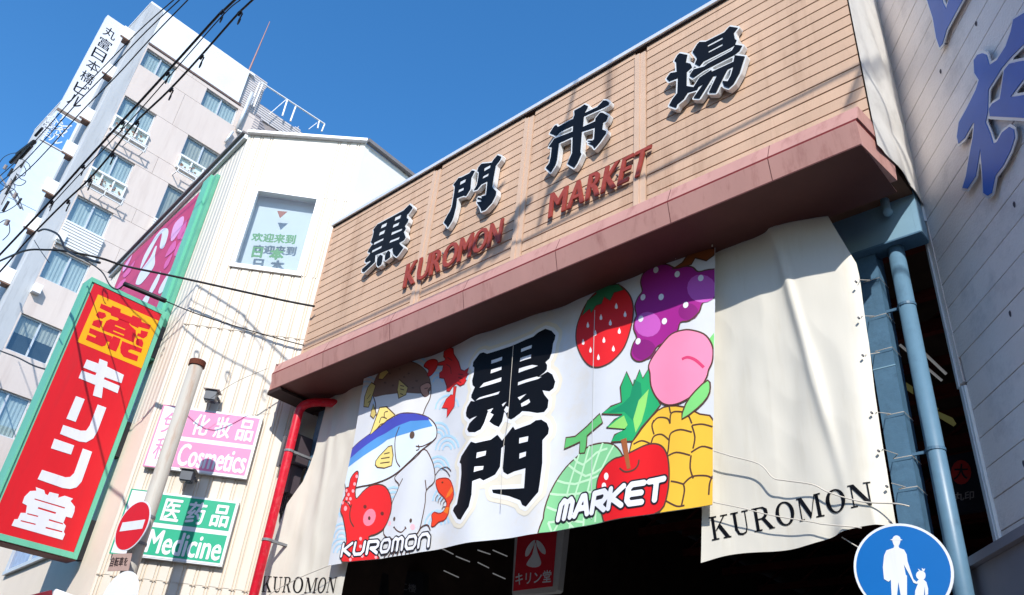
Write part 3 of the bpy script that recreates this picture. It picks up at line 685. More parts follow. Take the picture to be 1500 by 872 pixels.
# shrimp
sh = shape('shrimp_print', B([(862,195),(920,178),(975,185),(1005,225),(1025,290),(1022,350),(990,400),(978,480),(940,535),(885,550),(850,585),(822,585),(830,530),(825,490),(850,465),(885,480),(930,460),(960,400),(940,350),(890,300),(868,250)]), (232,66,30), 4, sm=2, line=0.015, lmat=pm((150,40,24)))
for p in ([(1005,250),(1020,290),(985,332),(948,352),(965,310)], [(955,425),(985,430),(970,485),(930,465)]): shape('shell_segment', B(p), (240,122,30), 5, sh)
lines('feelers', [B([(855,150),(900,100),(960,85),(1000,120)]), B([(920,95),(960,120),(990,165)])]+[B(p) for p in ([(882,320),(862,345),(860,370)], [(910,335),(888,360),(882,390)], [(930,350),(908,375),(905,402)], [(950,370),(930,390),(925,412)], [(950,420),(925,425),(915,445)])], 0.012, 6, BROWN, sh)
blobs('eye', [B(ell(922,215,8,8))], (110,50,20), 6, sh)
# strawberry
st = shape('strawberry_print', S([(130,480),(175,390),(240,320),(330,270),(390,265),(440,295),(480,350),(498,430),(485,540),(440,680),(370,770),(310,810),(250,822),(190,800),(140,740),(105,650),(105,560)]), (228,30,36), 2, sm=4, line=LW)
shape('leaf', S([(145,470),(185,370),(250,325),(240,300),(290,290),(330,272),(400,262),(432,300),(370,320),(345,375),(305,348),(285,395),(245,405),(212,452),(200,425)]), (50,130,88), 3, st, line=0.014)
blobs('seed', [S([(x, y-22), (x+9, y), (x+9, y+14), (x, y+20), (x-9, y+14), (x-9, y)]) for x, y in ((187,532),(283,485),(385,410),(442,463),(347,523),(243,590),(405,577),(153,645),(305,640),(208,702),(367,697),(267,755))], (246,240,240), 3, st)
# grapes
gp = shape('grapes_print', S([(520,470),(508,410),(530,350),(560,310),(548,250),(570,190),(640,150),(720,132),(790,158),(850,143),(900,150),(935,178),(1000,158),(1080,165),(1080,310),(1020,348),(962,385),(940,450),(880,510),(820,522),(800,580),(750,640),(690,665),(655,690),(620,745),(560,782),(510,775),(483,730),(500,660),(522,620),(500,560),(508,500)]), (162,30,138), 2, sm=3, line=LW)
blobs('grape', [S(ell(598,535,88,84)), S(ell(955,290,92,95))], (200,92,190), 3, gp)
blobs('dark_grape', [S(ell(572,705,80,70)), S(ell(870,450,66,58))], (136,24,118), 2.5, gp)
blobs('highlight', [S(ell(x, y, 17, 22, 20)) for x, y in ((657,172),(797,198),(950,220),(566,352),(690,352),(855,405),(710,513),(552,497),(533,648))], (232,232,240), 4, gp)
shape('stem', S([(760,165),(830,120),(868,60),(960,18),(1060,10),(1030,60),(985,100),(915,85),(890,130),(850,145)]), (132,70,30), 4, gp, line=0.02)
# melon
ml = shape('melon_print', Fq([(22,900),(18,780),(35,690),(75,590),(130,510),(200,450),(260,405),(340,390),(400,405),(445,460),(470,560),(480,700),(450,880)]), (136,206,148), 2, sm=3, line=LW)
lines('net', [Fq(p) for p in ([(205,440),(150,600),(110,760),(60,860)], [(262,405),(215,560),(170,700),(150,860)], [(335,390),(270,560),(235,720),(225,840)], [(395,405),(330,520),(300,640),(290,800)], [(50,650),(140,655),(300,640)], [(85,580),(180,600),(310,560)], [(145,500),(240,560),(330,520)], [(35,720),(120,745),(240,720),(320,745)], [(175,465),(225,500),(300,440),(360,420)], [(40,800),(130,790),(230,800)], [(60,860),(40,800)], [(110,760),(200,860)])], 0.028, 3, pm((196,236,196)), ml, 2)
shape('stalk', Fq([(120,415),(130,355),(180,350),(250,300),(320,238),(335,285),(250,350),(245,405),(235,440),(205,440),(208,380)]), (98,190,110), 4, ml, line=LW)
# pineapple
pa = shape('pineapple_print', Fq([(480,440),(520,350),(560,290),(620,220),(680,198),(760,205),(840,240),(930,300),(930,720),(640,780),(590,560)]), (238,190,60), 3, sm=2, line=LW)
lines('scales', [Fq(p) for p in ([(500,400),(540,380),(585,395)], [(585,395),(600,355),(640,345),(680,375)], [(680,380),(690,340),(740,322),(800,335)], [(590,290),(620,258),(670,262),(685,290)], [(600,345),(590,300),(600,270)], [(685,290),(690,240),(720,228),(775,240),(800,290)], [(680,198),(688,235)], [(800,300),(850,292),(905,305)], [(800,300),(815,360),(805,420)], [(680,380),(675,430),(665,470)], [(670,460),(720,440),(790,455)], [(795,440),(850,408),(905,420)], [(795,455),(790,520),(805,575)], [(690,590),(720,595),(755,605)], [(755,605),(760,640),(745,715)], [(755,605),(800,565),(870,560),(905,575)], [(885,660),(890,600),(905,560)], [(660,690),(720,720),(760,715)])], 0.02, 4, BROWN, pa)
shape('leaf', Fq([(380,388),(400,350),(460,320),(355,310),(400,270),(440,245),(330,240),(380,200),(435,180),(428,100),(460,20),(495,95),(530,10),(545,55),(580,-5),(583,60),(600,120),(635,190),(600,235),(540,310),(495,385)]), (36,168,104), 4, pa, line=LW)
for p in ([(575,110),(560,200),(540,280),(510,340),(498,270),(525,170)], [(455,320),(365,310),(410,275),(450,250),(470,300)]): shape('light_leaf', Fq(p), (146,216,110), 5, pa)
for p in ([(480,150),(500,60),(535,80),(540,140),(500,280),(450,230),(360,235),(440,190)],): shape('dark_leaf', Fq(p), (22,140,96), 4.6, pa)
# peach
pe = shape('peach_print', S([(605,810),(640,740),(700,660),(760,600),(840,575),(900,575),(970,595),(1010,640),(1030,700),(1025,780),(1003,835)])+Fq([(875,45),(840,110),(785,160),(720,190),(660,190),(615,155),(587,95),(582,30)]), (244,142,176), 6, sm=3, line=LW)
lines('crease', [S([(832,772),(870,758),(920,775),(972,822)])], 0.035, 7, pm((214,60,110)), pe)
shape('leaf', Fq([(880,62),(893,100),(880,150),(830,210),(750,268),(770,190),(820,120)]), (126,210,120), 7, pe, sm=2, line=LW)
shape('leaf', S([(1005,625),(1060,545),(1060,700),(1030,690)]), (126,210,120), 5, pe)
# apple
ap = shape('apple_print', Fq([(440,465),(500,435),(560,402),(610,394),(650,415),(675,470),(682,560),(672,660),(635,745),(500,800),(360,820),(320,720),(300,640),(310,570),(350,510),(400,475)]), (222,20,26), 6, sm=3, line=LW)
shape('stem', Fq([(435,378),(465,368),(487,525),(470,532)]), (160,92,50), 7, ap)
lines('dimple', [Fq([(430,525),(460,545),(500,535),(522,510),(528,480)])], 0.02, 8, BROWN, ap)
blobs('highlight', [Fq(ell(355,565,13,19)), Fq(ell(342,615,13,18))], (246,240,240), 7, ap)
# calligraphy
K1 = crop(660, 470, .1605); K2 = crop(660, 600, .195)
bk = K1([(860,70),(912,85),(945,125),(940,160),(925,200),(915,280),(895,340),(860,375),(875,400),(873,440),(850,470),(800,512),(880,460),(920,485),(945,550),(930,610),(895,640),(835,632),(850,670),(888,720),(880,790),(850,830),(790,840),(720,830),(660,828),(640,850)])+K2([(502,51),(490,62),(460,78),(428,65),(415,20),(405,20),(390,90),(365,132),(330,118),(302,95),(330,40),(295,20),(270,110),(248,160),(210,185),(160,182),(145,160),(165,115),(225,62),(165,85),(135,60),(130,20)])+K1([(160,850),(172,800),(210,745),(250,752),(213,715),(215,690),(247,620),(225,600),(220,560),(235,500),(240,440),(225,430),(232,390),(290,312),(320,300),(350,312),(560,235),(760,150),(800,110)])
bkh = [K1(p) for p in ([(480,333),(475,365),(385,402),(387,370)], [(750,225),(745,255),(650,292),(652,262)], [(473,420),(470,450),(380,490),(385,455)], [(742,312),(740,345),(640,378),(645,345)], [(470,518),(465,555),(288,628),(325,580)], [(800,410),(750,435),(628,480),(632,440),(750,405)], [(455,645),(440,672),(255,745),(290,715)], [(828,508),(800,530),(622,595),(625,565),(790,508)], [(700,670),(640,730),(620,705)], [(720,715),(730,745),(700,770),(655,790),(650,760)], [(400,800),(375,845),(350,825)], [(515,740),(480,785),(470,765),(490,750)], [(540,790),(535,835),(508,845),(490,815),(512,780)])]
bm_ = K2([(680,75),(720,100),(735,140),(730,180),(690,230),(690,400),(670,560),(660,620),(565,730),(535,715),(520,680),(440,650),(325,630),(318,605),(550,590),(562,440),(480,465),(430,490),(400,470),(395,440),(410,270),(385,290),(375,430),(340,490),(260,540),(240,525),(190,550),(185,650),(165,740),(100,838),(75,830),(30,765),(40,740),(65,720),(90,600),(100,490),(95,415),(80,405),(95,360),(180,255),(215,265),(310,230),(355,190),(390,235),(475,130),(490,155),(600,110),(640,80)])
bmh = [K2(p) for p in ([(585,200),(580,240),(517,257),(520,215)], [(568,315),(565,350),(517,370),(520,330)], [(280,315),(275,350),(217,378),(222,335)], [(263,430),(258,458),(200,482),(205,440)])]
both = [pxl(PBn, bk), pxl(PBn, bm_)]
emit_print(sdf_mesh(PBn, .003, both, off=0.115, cell=0.03, union=True), 'halo_print', pm((226,220,204)), ban, False)
emit_print(sdf_mesh(PBn, .0045, both, off=0.055, cell=0.025, union=True), 'halo_rim', pm((232,234,238)), ban, False)
emit_print(flat_mesh(PBn, [pxl(PBn, bk)]+[pxl(PBn, h) for h in bkh], .0065, .0065), 'black_character', BLACKFACE, ban)
emit_print(flat_mesh(PBn, [pxl(PBn, bm_)]+[pxl(PBn, h) for h in bmh], .0065, .0065), 'black_character', BLACKFACE, ban)
# rounded word marks
for word, q, w in (('MARKET', Fq([(112,690),(655,578),(645,680),(92,785)]), 0.038), ('KUROMON', B([(105,750),(812,650),(800,755),(85,850)]), 0.027)):
    ss = stroke_word(PBn, word, q)
    emit_print(sdf_mesh(PBn, .0145, strokes=ss, off=w+0.016, cell=0.014), 'word_outline', pm((24,22,30)), ban, False)
    emit_print(sdf_mesh(PBn, .0158, strokes=ss, off=w-0.004, cell=0.012), 'word_print', pm((230,232,240)), ban, False)
# grommets along the top and the cords at the right edge
gm = MB()
for k in range(14):
    u = k/13; s = BTL[0]*(1-u)+BTR[0]*u; t = BTL[1]*(1-u)+BTR[1]*u
    gm.tube([PBn.pt(s, t-0.04, 0.05), PBn.pt(s+0.02, t+0.25, -0.02)], 0.008, 5)
gm.build('tie_cord', ROPE, ban, kind='stuff')
def rope(pts, r=0.006, m=ROPE, label=None, name='rope', cat='rope', group=None):
    return MB().tube(smooth_loop(pts, 5, False), r, 5).build(name, m, None, smooth=True, label=label, cat=cat, group=group)
Pr = Plane((0, 7.27, 0), (1, 0, 0))
def rp(pts, Y): return [ptat(x, y, Y) for x, y in pts]
rope(rp([(1044,660),(1070,668),(1112,680),(1132,700),(1150,704),(1190,710),(1215,722),(1262,735),(1312,738),(1332,742)], 7.37), 0.007, ROPE, 'upper slack cord tying the banner edge across the cream tarp to the blue column')
rope(rp([(1045,736),(1085,744),(1130,755),(1190,765),(1205,768),(1250,772),(1262,774)], 7.37), 0.006, ROPE, 'lower slack cord from the banner corner under the KUROMON lettering of the right tarp')
rope(rp([(752,505),(748,560),(744,610),(738,650),(735,700),(733,742)], 7.28), 0.004, ROPE, 'thin pale cord hanging down in front of the black characters on the banner')
lines('seam', [[(872,455),(870,560),(868,660),(866,760)]], 0.012, 8, pm((196,198,200)), ban, 0)
rope(rp([(484,828),(440,846),(402,866),(385,880)], 7.30), 0.006, ROPE, 'thin cord from the lower left banner corner down over the narrow tarp')
rope(rp([(1233,787),(1262,805),(1300,828)], 7.5), 0.006, ROPE, 'two-strand cord dropping from the right tarp behind the blue round sign')

m = MB()
for (x, y) in ((1256,412),(1260,465),(1266,520),(1279,604),(1289,660),(1301,712),(1306,764)):
    a = Vector(ptat(x-3, y, 7.42)); m.tube([a, a+Vector((0, 0.03, 0))], 0.011, 8)
m.build('eyelet', GREYBOX, tR, kind='stuff')
# ------------------------------------------------------------------ right-hand steelwork
colr = empty('steel_column', (-2.55, 8.3, 0), 'blue painted square steel column beside the right edge of the cream tarp', 'column')
MB().box(-2.66, -2.43, 8.2, 8.45, 0.13, 7.47).build('shaft', BLUEST, colr)
MB().box(-2.70, -2.39, 8.17, 8.48, 0.131, 0.16).build('base_plate', BLUEST, colr)
m = MB()
for z in (2.2, 4.1, 5.95): m.box(-2.664, -2.426, 8.196, 8.2, z, z+0.012)
m.build('weld_seam', BLUEPL, colr, kind='stuff')
ties = [((1258,410),(1283,408),(1298,420)), ((1262,463),(1290,461),(1306,474)), ((1283,604),(1318,604),(1334,618)), ((1292,658),(1330,668),(1346,680)), ((1306,708),(1332,714),(1352,727)), ((1268,520),(1292,512),(1312,530))]
for i, t in enumerate(ties):
    a = ptat(*t[0], 7.48); b = ptat(t[1][0], t[1][1], 8.17); b = (-2.42, 8.175, b[2]); c = (-2.41, 8.4, b[2]-0.02)
    MB().tube([a, (a[0]+(b[0]-a[0])*0.5+0.0, (a[1]+b[1])/2, (a[2]+b[2])/2-0.02), (-2.6, 8.175, b[2]), b, c], 0.004, 5).build('tie_wire', ROPE, None,
        label='thin tie wire lashing the tarp edge to the blue column, %s from the top' % ('first','second','fourth','fifth','sixth','third')[i], cat='wire', group='tie wires round the blue column')
gus = empty('steel_bracket', (-2.6, 8.1, 7.5), 'pale blue steel plate between the pink beam and the right-hand wall', 'bracket')
MB().box(-3.7, -1.93, 8.1, 8.14, 7.42, 8.7).build('plate', BLUEPL, gus)
MB().box(-3.7, -1.88, 8.08, 8.34, 7.40, 7.42).build('flange', BLUEST, gus)
MB().box(-1.929, -1.872, 8.10, 8.34, 7.421, 8.7).build('end_plate', BLUEPL, gus)
MB().tube([(-2.17, 8.03, 8.3), (-2.17, 8.03, 7.80), (-2.15, 8.0, 7.74)], 0.05, 12).build('stub_pipe', BLUEPL, gus, smooth=True)
dp = empty('drain_pipe', (-2.2, 8.3, 0), 'round blue drain pipe between the blue column and the mauve wall', 'pipe')
MB().tube([(-2.215, 8.25, 0.14), (-2.215, 8.25, 7.40)], 0.088, 20).build('pipe', BLUEPIPE, dp, smooth=True)
for z in (6.62, 4.95, 3.2):
    m = MB(); m.tube([(-2.215, 8.25, z), (-2.215, 8.25, z+0.03)], 0.096, 20); m.box(-2.43, -2.29, 8.24, 8.26, z, z+0.03); m.build('clamp', BLUEST, dp)

# ------------------------------------------------------------------ left-hand steelwork
coll = empty('steel_column', (-12.15, 7.8, 0), 'blue painted steel column behind the red pipe at the left end of the beam', 'column')
MB().box(-12.42, -12.15, 7.62, 7.88, 0.13, 7.55).build('shaft', BLUEST, coll)
MB().box(-12.62, -11.9, 7.60, 7.90, 7.55, 7.63).build('cap_plate', DKBROWN, coll)
rpz = empty('red_pipe', (-12.3, 7.2, 0), 'glossy red pipe bending behind the left tarp under the beam', 'pipe')
MB().tube([(-12.27, 7.12, 0.13), (-12.27, 7.12, 7.2)]+smooth_loop([(-12.27, 7.12, 7.2), (-12.26, 7.14, 7.40), (-12.12, 7.22, 7.50), (-11.85, 7.42, 7.52), (-11.6, 7.65, 7.50)], 5, False), 0.078, 16).build('pipe', REDPIPE, rpz, smooth=True)
for z in (6.55, 5.0, 3.5): 
    m = MB(); m.tube([(-12.27, 7.12, z), (-12.27, 7.12, z+0.04)], 0.09, 16); m.box(-12.26, -12.2, 7.15, 7.62, z, z+0.04); m.build('clamp', WIREGR, rpz)
eb = empty('meter_box', (-12.75, 7.3, 6.1), 'weathered dark metal box hung under the left beam end beside the red pipe', 'box')
MB().box(-12.72, -12.36, 7.25, 7.6, 6.45, 6.98).build('box', DARKBOX, eb)
MB().box(-12.76, -12.725, 7.22, 7.62, 6.42, 7.0).build('door', GREYBOX, eb)
MB().box(-12.70, -12.45, 7.35, 7.58, 5.95, 6.44).build('lower_box', DARKBOX, eb)
for k in range(4): MB().tube([(-12.66+k*0.06, 7.4, 5.96), (-12.66+k*0.06, 7.42, 5.7-0.05*k), (-12.5, 7.55, 5.3)], 0.014, 6).build('cable', BLACKRUB, eb)

# ------------------------------------------------------------------ arcade interior
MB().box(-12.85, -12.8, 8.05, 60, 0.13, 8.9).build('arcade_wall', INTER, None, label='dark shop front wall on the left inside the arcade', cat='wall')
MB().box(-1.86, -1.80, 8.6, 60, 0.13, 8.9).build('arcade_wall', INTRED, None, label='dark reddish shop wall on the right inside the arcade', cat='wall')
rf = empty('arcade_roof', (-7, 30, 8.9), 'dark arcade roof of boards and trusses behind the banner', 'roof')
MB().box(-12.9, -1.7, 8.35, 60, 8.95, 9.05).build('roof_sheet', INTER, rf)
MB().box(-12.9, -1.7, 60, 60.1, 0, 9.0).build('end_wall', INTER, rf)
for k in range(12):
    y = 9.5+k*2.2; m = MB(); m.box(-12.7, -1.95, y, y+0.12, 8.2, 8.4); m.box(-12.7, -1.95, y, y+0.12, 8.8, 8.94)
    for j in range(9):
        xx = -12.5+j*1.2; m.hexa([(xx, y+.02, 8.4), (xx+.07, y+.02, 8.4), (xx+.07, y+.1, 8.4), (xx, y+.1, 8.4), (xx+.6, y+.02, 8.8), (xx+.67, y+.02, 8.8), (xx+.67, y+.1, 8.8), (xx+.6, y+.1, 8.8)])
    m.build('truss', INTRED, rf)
TUBE = mat('tube_light', (225, 228, 232), 0.5, emit=0.14)
PANE_Y = mat('skylight_yellow', (150, 150, 96), 0.7, 0.2, 3, emit=0.12)
k = 0
for li, (a, b, Y) in enumerate((((596,782),(612,790),10.5),((640,800),(664,812),10.5),((668,815),(688,823),10.5),((590,808),(640,828),11.5),((650,836),(672,846),11.5),((700,806),(718,812),10.5),((722,806),(743,815),11.0),((700,824),(716,832),11.0),((722,840),(740,848),11.2),((560,786),(580,794),10.5))):
    p, q2 = ptat(*a, Y), ptat(*b, Y+0.35)
    MB().tube([p, q2], 0.011, 6).build('strip_light', TUBE, None, label='thin white strip light in the dark arcade, %s' % ('just under the banner edge below the squid','upper row left of the red sign','upper row, second piece rightward','long one in the lower row','lower row, right piece','just left of the red sign, upper','touching the red sign edge, upper','just left of the red sign, middle','touching the red sign edge, lower','leftmost under the octopus')[li], cat='light', group='strip lights inside the arcade')
for a, b, Y, lb in (((1347,511),(1386,548),12.0,'upper slanting strip light seen between the drain pipe and the mauve wall'),((1318,505),(1380,558),12.4,'lower slanting strip light seen between the drain pipe and the mauve wall')):
    MB().tube([ptat(*a, Y), ptat(*b, Y+0.4)], 0.022, 6).build('strip_light', TUBE, None, label=lb, cat='light')
for pts, Y, lb in (([(1327,560),(1336,566),(1337,577),(1328,571)],12,'small yellowish skylight pane left of the drain pipe'),([(1363,590),(1374,598),(1372,602),(1363,598)],12,'small yellowish skylight pane just right of the drain pipe'),
    ([(1368,600),(1395,612),(1400,620),(1396,624),(1376,612)],12,'long yellowish skylight pane beside the mauve wall edge'),([(1408,838),(1424,824),(1433,832),(1430,838),(1414,842)],9.5,'yellowish pane low beside the mauve wall corner'),([(1424,822),(1436,817),(1446,824),(1436,831)],9.6,'second yellowish pane low beside the mauve wall corner, upper one')):
    Pp = Plane((0, Y, 0), (1, 0, 0)); flat_mesh(Pp, [pxl(Pp, pts)], -0.03, 0).build('skylight_pane', PANE_Y, None, label=lb, cat='skylight')
MB().box(-9.75, -9.35, 10.4, 10.8, 0.13, 8.9).build('shop_pillar', mat('pillar_brown', (92, 78, 70), 0.8), None, label='dim brown pillar in the dark arcade just right of the hanging red sign', cat='pillar')
# hanging shop signs in the dark
hs = empty('hanging_sign', ptat(790, 760, 9.0), 'red shop sign with white petal emblem hanging in the dark arcade under the banner', 'sign')
Ph = Plane((0, 9.2, 0), (1, 0, 0)); H = crop(700, 760, .2)
MB_ = flat_mesh(Ph, [pxl(Ph, H([(275,60),(640,20),(585,520),(570,535),(255,560),(250,540)]))], -0.12, 0); MB_.build('case', mat('sign_case', (170, 172, 176), 0.5), hs)
flat_mesh(Ph, [pxl(Ph, H([(300,70),(585,40),(548,495),(262,530)]))], 0.001, 0.012).build('face', mat('sign_red_dim', (190, 20, 44), 0.5), hs)
em = MB()
for p in ([(425,160),(395,175),(360,225),(352,275),(375,270),(405,215)], [(435,160),(470,180),(498,225),(498,262),(470,250),(440,205)], [(425,175),(440,240),(468,320),(450,352),(405,358),(365,345),(368,320),(405,260)]):
    flat_mesh(Ph, [pxl(Ph, smooth_loop(H(p), 3))], 0.013, 0.018, em)
em.build('emblem', SWHITE, hs)
text_mesh(Ph, 'キリン堂', H([(285,400),(545,378),(540,465),(280,488)]), 0.013, 0.018, 0.02).build('lettering', SWHITE, hs)
def dark_sign(name, pts, txts, Y, label, tcol=(120, 122, 128)):
    P = Plane((0, Y, 0), (1, 0, 0)); e = empty(name, ptat(pts[0][0], pts[0][1], Y), label, 'sign')
    flat_mesh(P, [pxl(P, pts)], -0.15, 0).build('board', mat('board_dark', (34, 36, 42), 0.5), e)
    for t, q in txts: text_mesh(P, t, q, 0.002, 0.006, 0.015).build('lettering', mat('lettering_dim_%d' % tcol[0], tcol, 0.5), e)
G8 = crop(480, 740, .1514)
dark_sign('shop_sign', [(505,800),(560,785),(560,880),(500,880)], [('sushi', G8([(190,630),(320,600),(320,680),(190,690)])), ('floor', G8([(150,800),(290,790),(285,855),(145,872)]))], 10.0, 'black shop sign with grey sushi floor lettering in the dark left corner of the arcade')
dark_sign('shop_sign', [(562,835),(620,838),(618,885),(560,885)], [('海上二楼', G8([(545,700),(860,775),(855,850),(540,790)]))], 10.6, 'black sign with four grey characters deep in the arcade under the fish prints')
e5 = crop(1320, 600, .1548)
P5 = Plane((0, 11.0, 0), (1, 0, 0)); e = empty('shop_sign', ptat(1400, 690, 11), 'navy sign with a red round emblem seen between the drain pipe and the mauve wall', 'sign')
flat_mesh(P5, [pxl(P5, [(1370,672),(1430,660),(1450,745),(1378,755)])], -0.1, 0).build('board', mat('board_navy', (20, 26, 44), 0.5), e)
flat_mesh(P5, [pxl(P5, e5(ell(570,595,95,115)))], 0.001, 0.01).build('emblem', mat('emblem_red', (170, 40, 44), 0.5), e)
text_mesh(P5, '大', e5([(510,520),(640,520),(630,660),(500,670)]), 0.011, 0.014, 0.02).build('emblem_mark', mat('board_navy', (0, 0, 0)), e)
text_mesh(P5, '丸印', e5([(500,790),(690,770),(690,850),(500,870)]), 0.002, 0.006, 0.02).build('lettering', mat('lettering_dim_150', (150, 150, 156), 0.5), e)

# ------------------------------------------------------------------ right-hand mauve building
rb = empty('mauve_building', PW.pt(2.2, 0), 'mauve panelled corner building at right carrying big blue characters', 'building')
L1 = 6.0; ZTOP = 14.5; ZL = 3.92
m = MB(); m.pbox(PW, 0.0, L1, ZL, ZTOP, -0.30, -0.028); m.build('wall', GREYGAP, rb)
for k in range(-1, 35):
    za = 4.131+k*0.2985; zb_ = za+0.2985-0.008
    za = max(za+0.004, ZL+0.01)
    if zb_-za < 0.03: continue
    MB().pbox(PW, 0.03 if k > 5 else 0.075, L1, za, zb_, -0.027, random.uniform(-0.0015, 0.0015)).build('panel', GREYWALL, rb)
MB().pbox(PW, -0.035, 0.028, 7.70, ZTOP, -0.25, 0.035).build('corner_trim', TRIMM, rb)
MB().pbox(PW, 0.0, 0.012, 7.70, ZTOP, 0.0355, 0.045).build('trim_bead', WHITEPNT, rb)
MB().pbox(PW, -0.09, -0.05, 5.63, 7.68, -0.25, 0.02).build('corner_trim', TRIMM, rb)
MB().pbox(PW, -0.048, 0.028, 5.66, 7.69, -0.25, 0.005).build('corner_strip', GREYWALL, rb)
MB().pbox(PW, -0.005, 0.045, ZL+0.02, 5.60, -0.25, 0.045).build('corner_trim', TRIMM, rb)
MB().pbox(PW, 0.048, 0.07, ZL+0.02, 5.60, -0.25, 0.03).build('trim_bead', WHITEPNT, rb)
LEDG = mat('ledge_grey', (128, 122, 130), 0.6, 0.06, 3)
MB().pbox(PW, -0.32, L1, 3.84, 3.92, -0.3, 0.26).build('ledge', LEDG, rb)
MB().pbox(PW, -0.30, L1, 3.42, 3.835, -0.3, 0.20).build('ledge_face', LEDG, rb)
MB().pbox(PW, -0.31, L1, 3.34, 3.415, -0.3, 0.23).build('ledge_trim', LEDG, rb)
MB().pbox(PW, -0.28, L1, 0.13, 3.335, -0.3, -0.1).build('lower_wall', mat('lower_wall', (110, 96, 90), 0.7), rb)
Q1 = crop(1260, 0, .2064)
def Q2p(p): return [(1260+x*.2064, 180+y*.2064) for x, y in p]
ch1 = Q1([(470,-120),(515,20),(550,130),(575,270),(598,338),(620,312),(650,210),(720,80),(775,-20),(820,-120),(700,-120),(645,66),(622,20),(590,-120)])
ch2 = Q1([(870,392),(905,380),(935,392),(957,465),(1010,430),(1075,330),(1110,230),(1130,140),(1230,80),(1230,290),(1120,400),(1050,480),(1000,560),(950,640),(945,800)])+Q2p([(930,0),(960,70),(985,150),(1010,140),(1050,70),(1100,32),(1133,50),(1140,110),(1110,200),(1060,300),(1000,380),(975,500),(945,520),(915,500),(910,400),(893,185),(880,260),(860,380),(800,470),(765,465),(790,380),(810,260),(840,100),(850,0),(835,10),(780,110),(735,150),(725,100),(738,0)])+Q1([(790,780),(860,640),(882,570),(850,520),(845,430)])
ch3 = Q1([(1035,705),(1065,500),(1100,455),(1163,440),(1400,400),(1400,500),(1200,570),(1110,690),(1163,685),(1400,640),(1400,850),(1163,838),(962,828),(955,775),(980,738)])
for ch, lab in (([ch1], 'blue V-shaped foot of the upper character on the mauve wall'), ([ch2, ch3], 'large blue brush-stroke character on the mauve wall below the V-shaped one')):
    e = empty('wall_character', PW.at(*ch[0][0]), lab, 'sign')
    lo = [pxl(PW, c) for c in ch]
    sdf_mesh(PW, 0.05, lo, off=0.028, cell=0.02, thick=0.012, union=True).build('rim', CHARRIM, e)
    for i, l_ in enumerate(lo): flat_mesh(PW, [l_], 0.0505, 0.056+0.0012*i).build('face', CHARBLUE, e)
    m = MB()
    for c in ch:
        for p in c[::5]:
            s, t = PW.st(*p); 
            if abs(s) < 5 and 4 < t < 13: m.pbox(PW, s-.008, s+.008, t-.008, t+.008, 0.002, 0.049)
    m.build('spacer', WIREGR, e, kind='stuff')
m = MB()
for (x, y) in ((1378,105),(1430,35),(1448,270),(1486,300),(1480,460),(1500,680)):
    s, t = PW.st(x, y); m.add([PW.pt(s+0.02*math.cos(a)*(1+.3*math.sin(3*a)), t+0.035*math.sin(a), 0.0025) for a in np.linspace(0, 6.28, 9)[:-1]], [tuple(range(8))])
m.build('stain', mat('stain', (84, 74, 82), 0.8), rb, kind='stuff')

# ------------------------------------------------------------------ white corrugated building at left
wb = empty('white_building', PV.pt(-1.3, 0), 'cream corrugated corner building with a chamfered corner left of the market sign', 'building')
GROOVE_SHADE = mat('groove_shade_beige', (206, 190, 170), 0.7, 0.06, 3)  # darker beige on the groove bottoms, standing in for shade between the ribs
SV = -2.5923; ZR0, ZR1 = 14.065, 14.333
def corr(P, s0, s1, z0, zt0, zt1, d0, name, flat=None, mat_=CORR, pitch=0.215):
    """ribbed cladding strip; top edge may slope from zt0 to zt1"""
    prof = []; s = s0
    while s < s1-1e-6:
        for (ds, dd) in ((0, 0), (0.050, 0), (0.056, -0.014), (0.074, -0.014), (0.078, 0), (0.100, 0), (0.106, -0.014), (0.122, -0.014), (0.128, 0)):
            if s+ds < s1:
                fl = flat and flat(s+ds)
                prof.append((s+ds, 0 if fl else dd))
        s += pitch
    prof.append((s1, 0)); m = MB(); n = len(prof)
    f = lambda s: zt0+(zt1-zt0)*(s-s0)/(s1-s0)
    vs = [P.pt(a, z0, d0+b) for a, b in prof]+[P.pt(a, f(a), d0+b) for a, b in prof]
    fs = [(i, i+1, n+i+1, n+i) for i in range(n-1)]
    m.add(vs, fs)
    # closed behind
    vs = [P.pt(s0, z0, d0-0.03), P.pt(s1, z0, d0-0.03), P.pt(s1, f(s1), d0-0.03), P.pt(s0, f(s0), d0-0.03)]
    k = len(m.v); m.add(vs, [(0, 3, 2, 1)]); 
    o = m.build(name, mat_, wb); o.data.materials.append(GROOVE_SHADE)
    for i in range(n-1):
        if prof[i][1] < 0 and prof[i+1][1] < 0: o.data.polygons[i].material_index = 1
    return o
zs1 = PV.st(308, 479)[1]; zs2 = PV.st(160, 842)[1]
W0 = PV.st(*(340+220*.149, 270+85*.149)); W1 = PV.st(*(340+680*.149, 270+865*.149))
ws0, ws1, wz0, wz1 = SV+0.52, -0.63, 10.53, 12.6
zpan = 13.2
fl = lambda s: -2.0 < s < -0.75
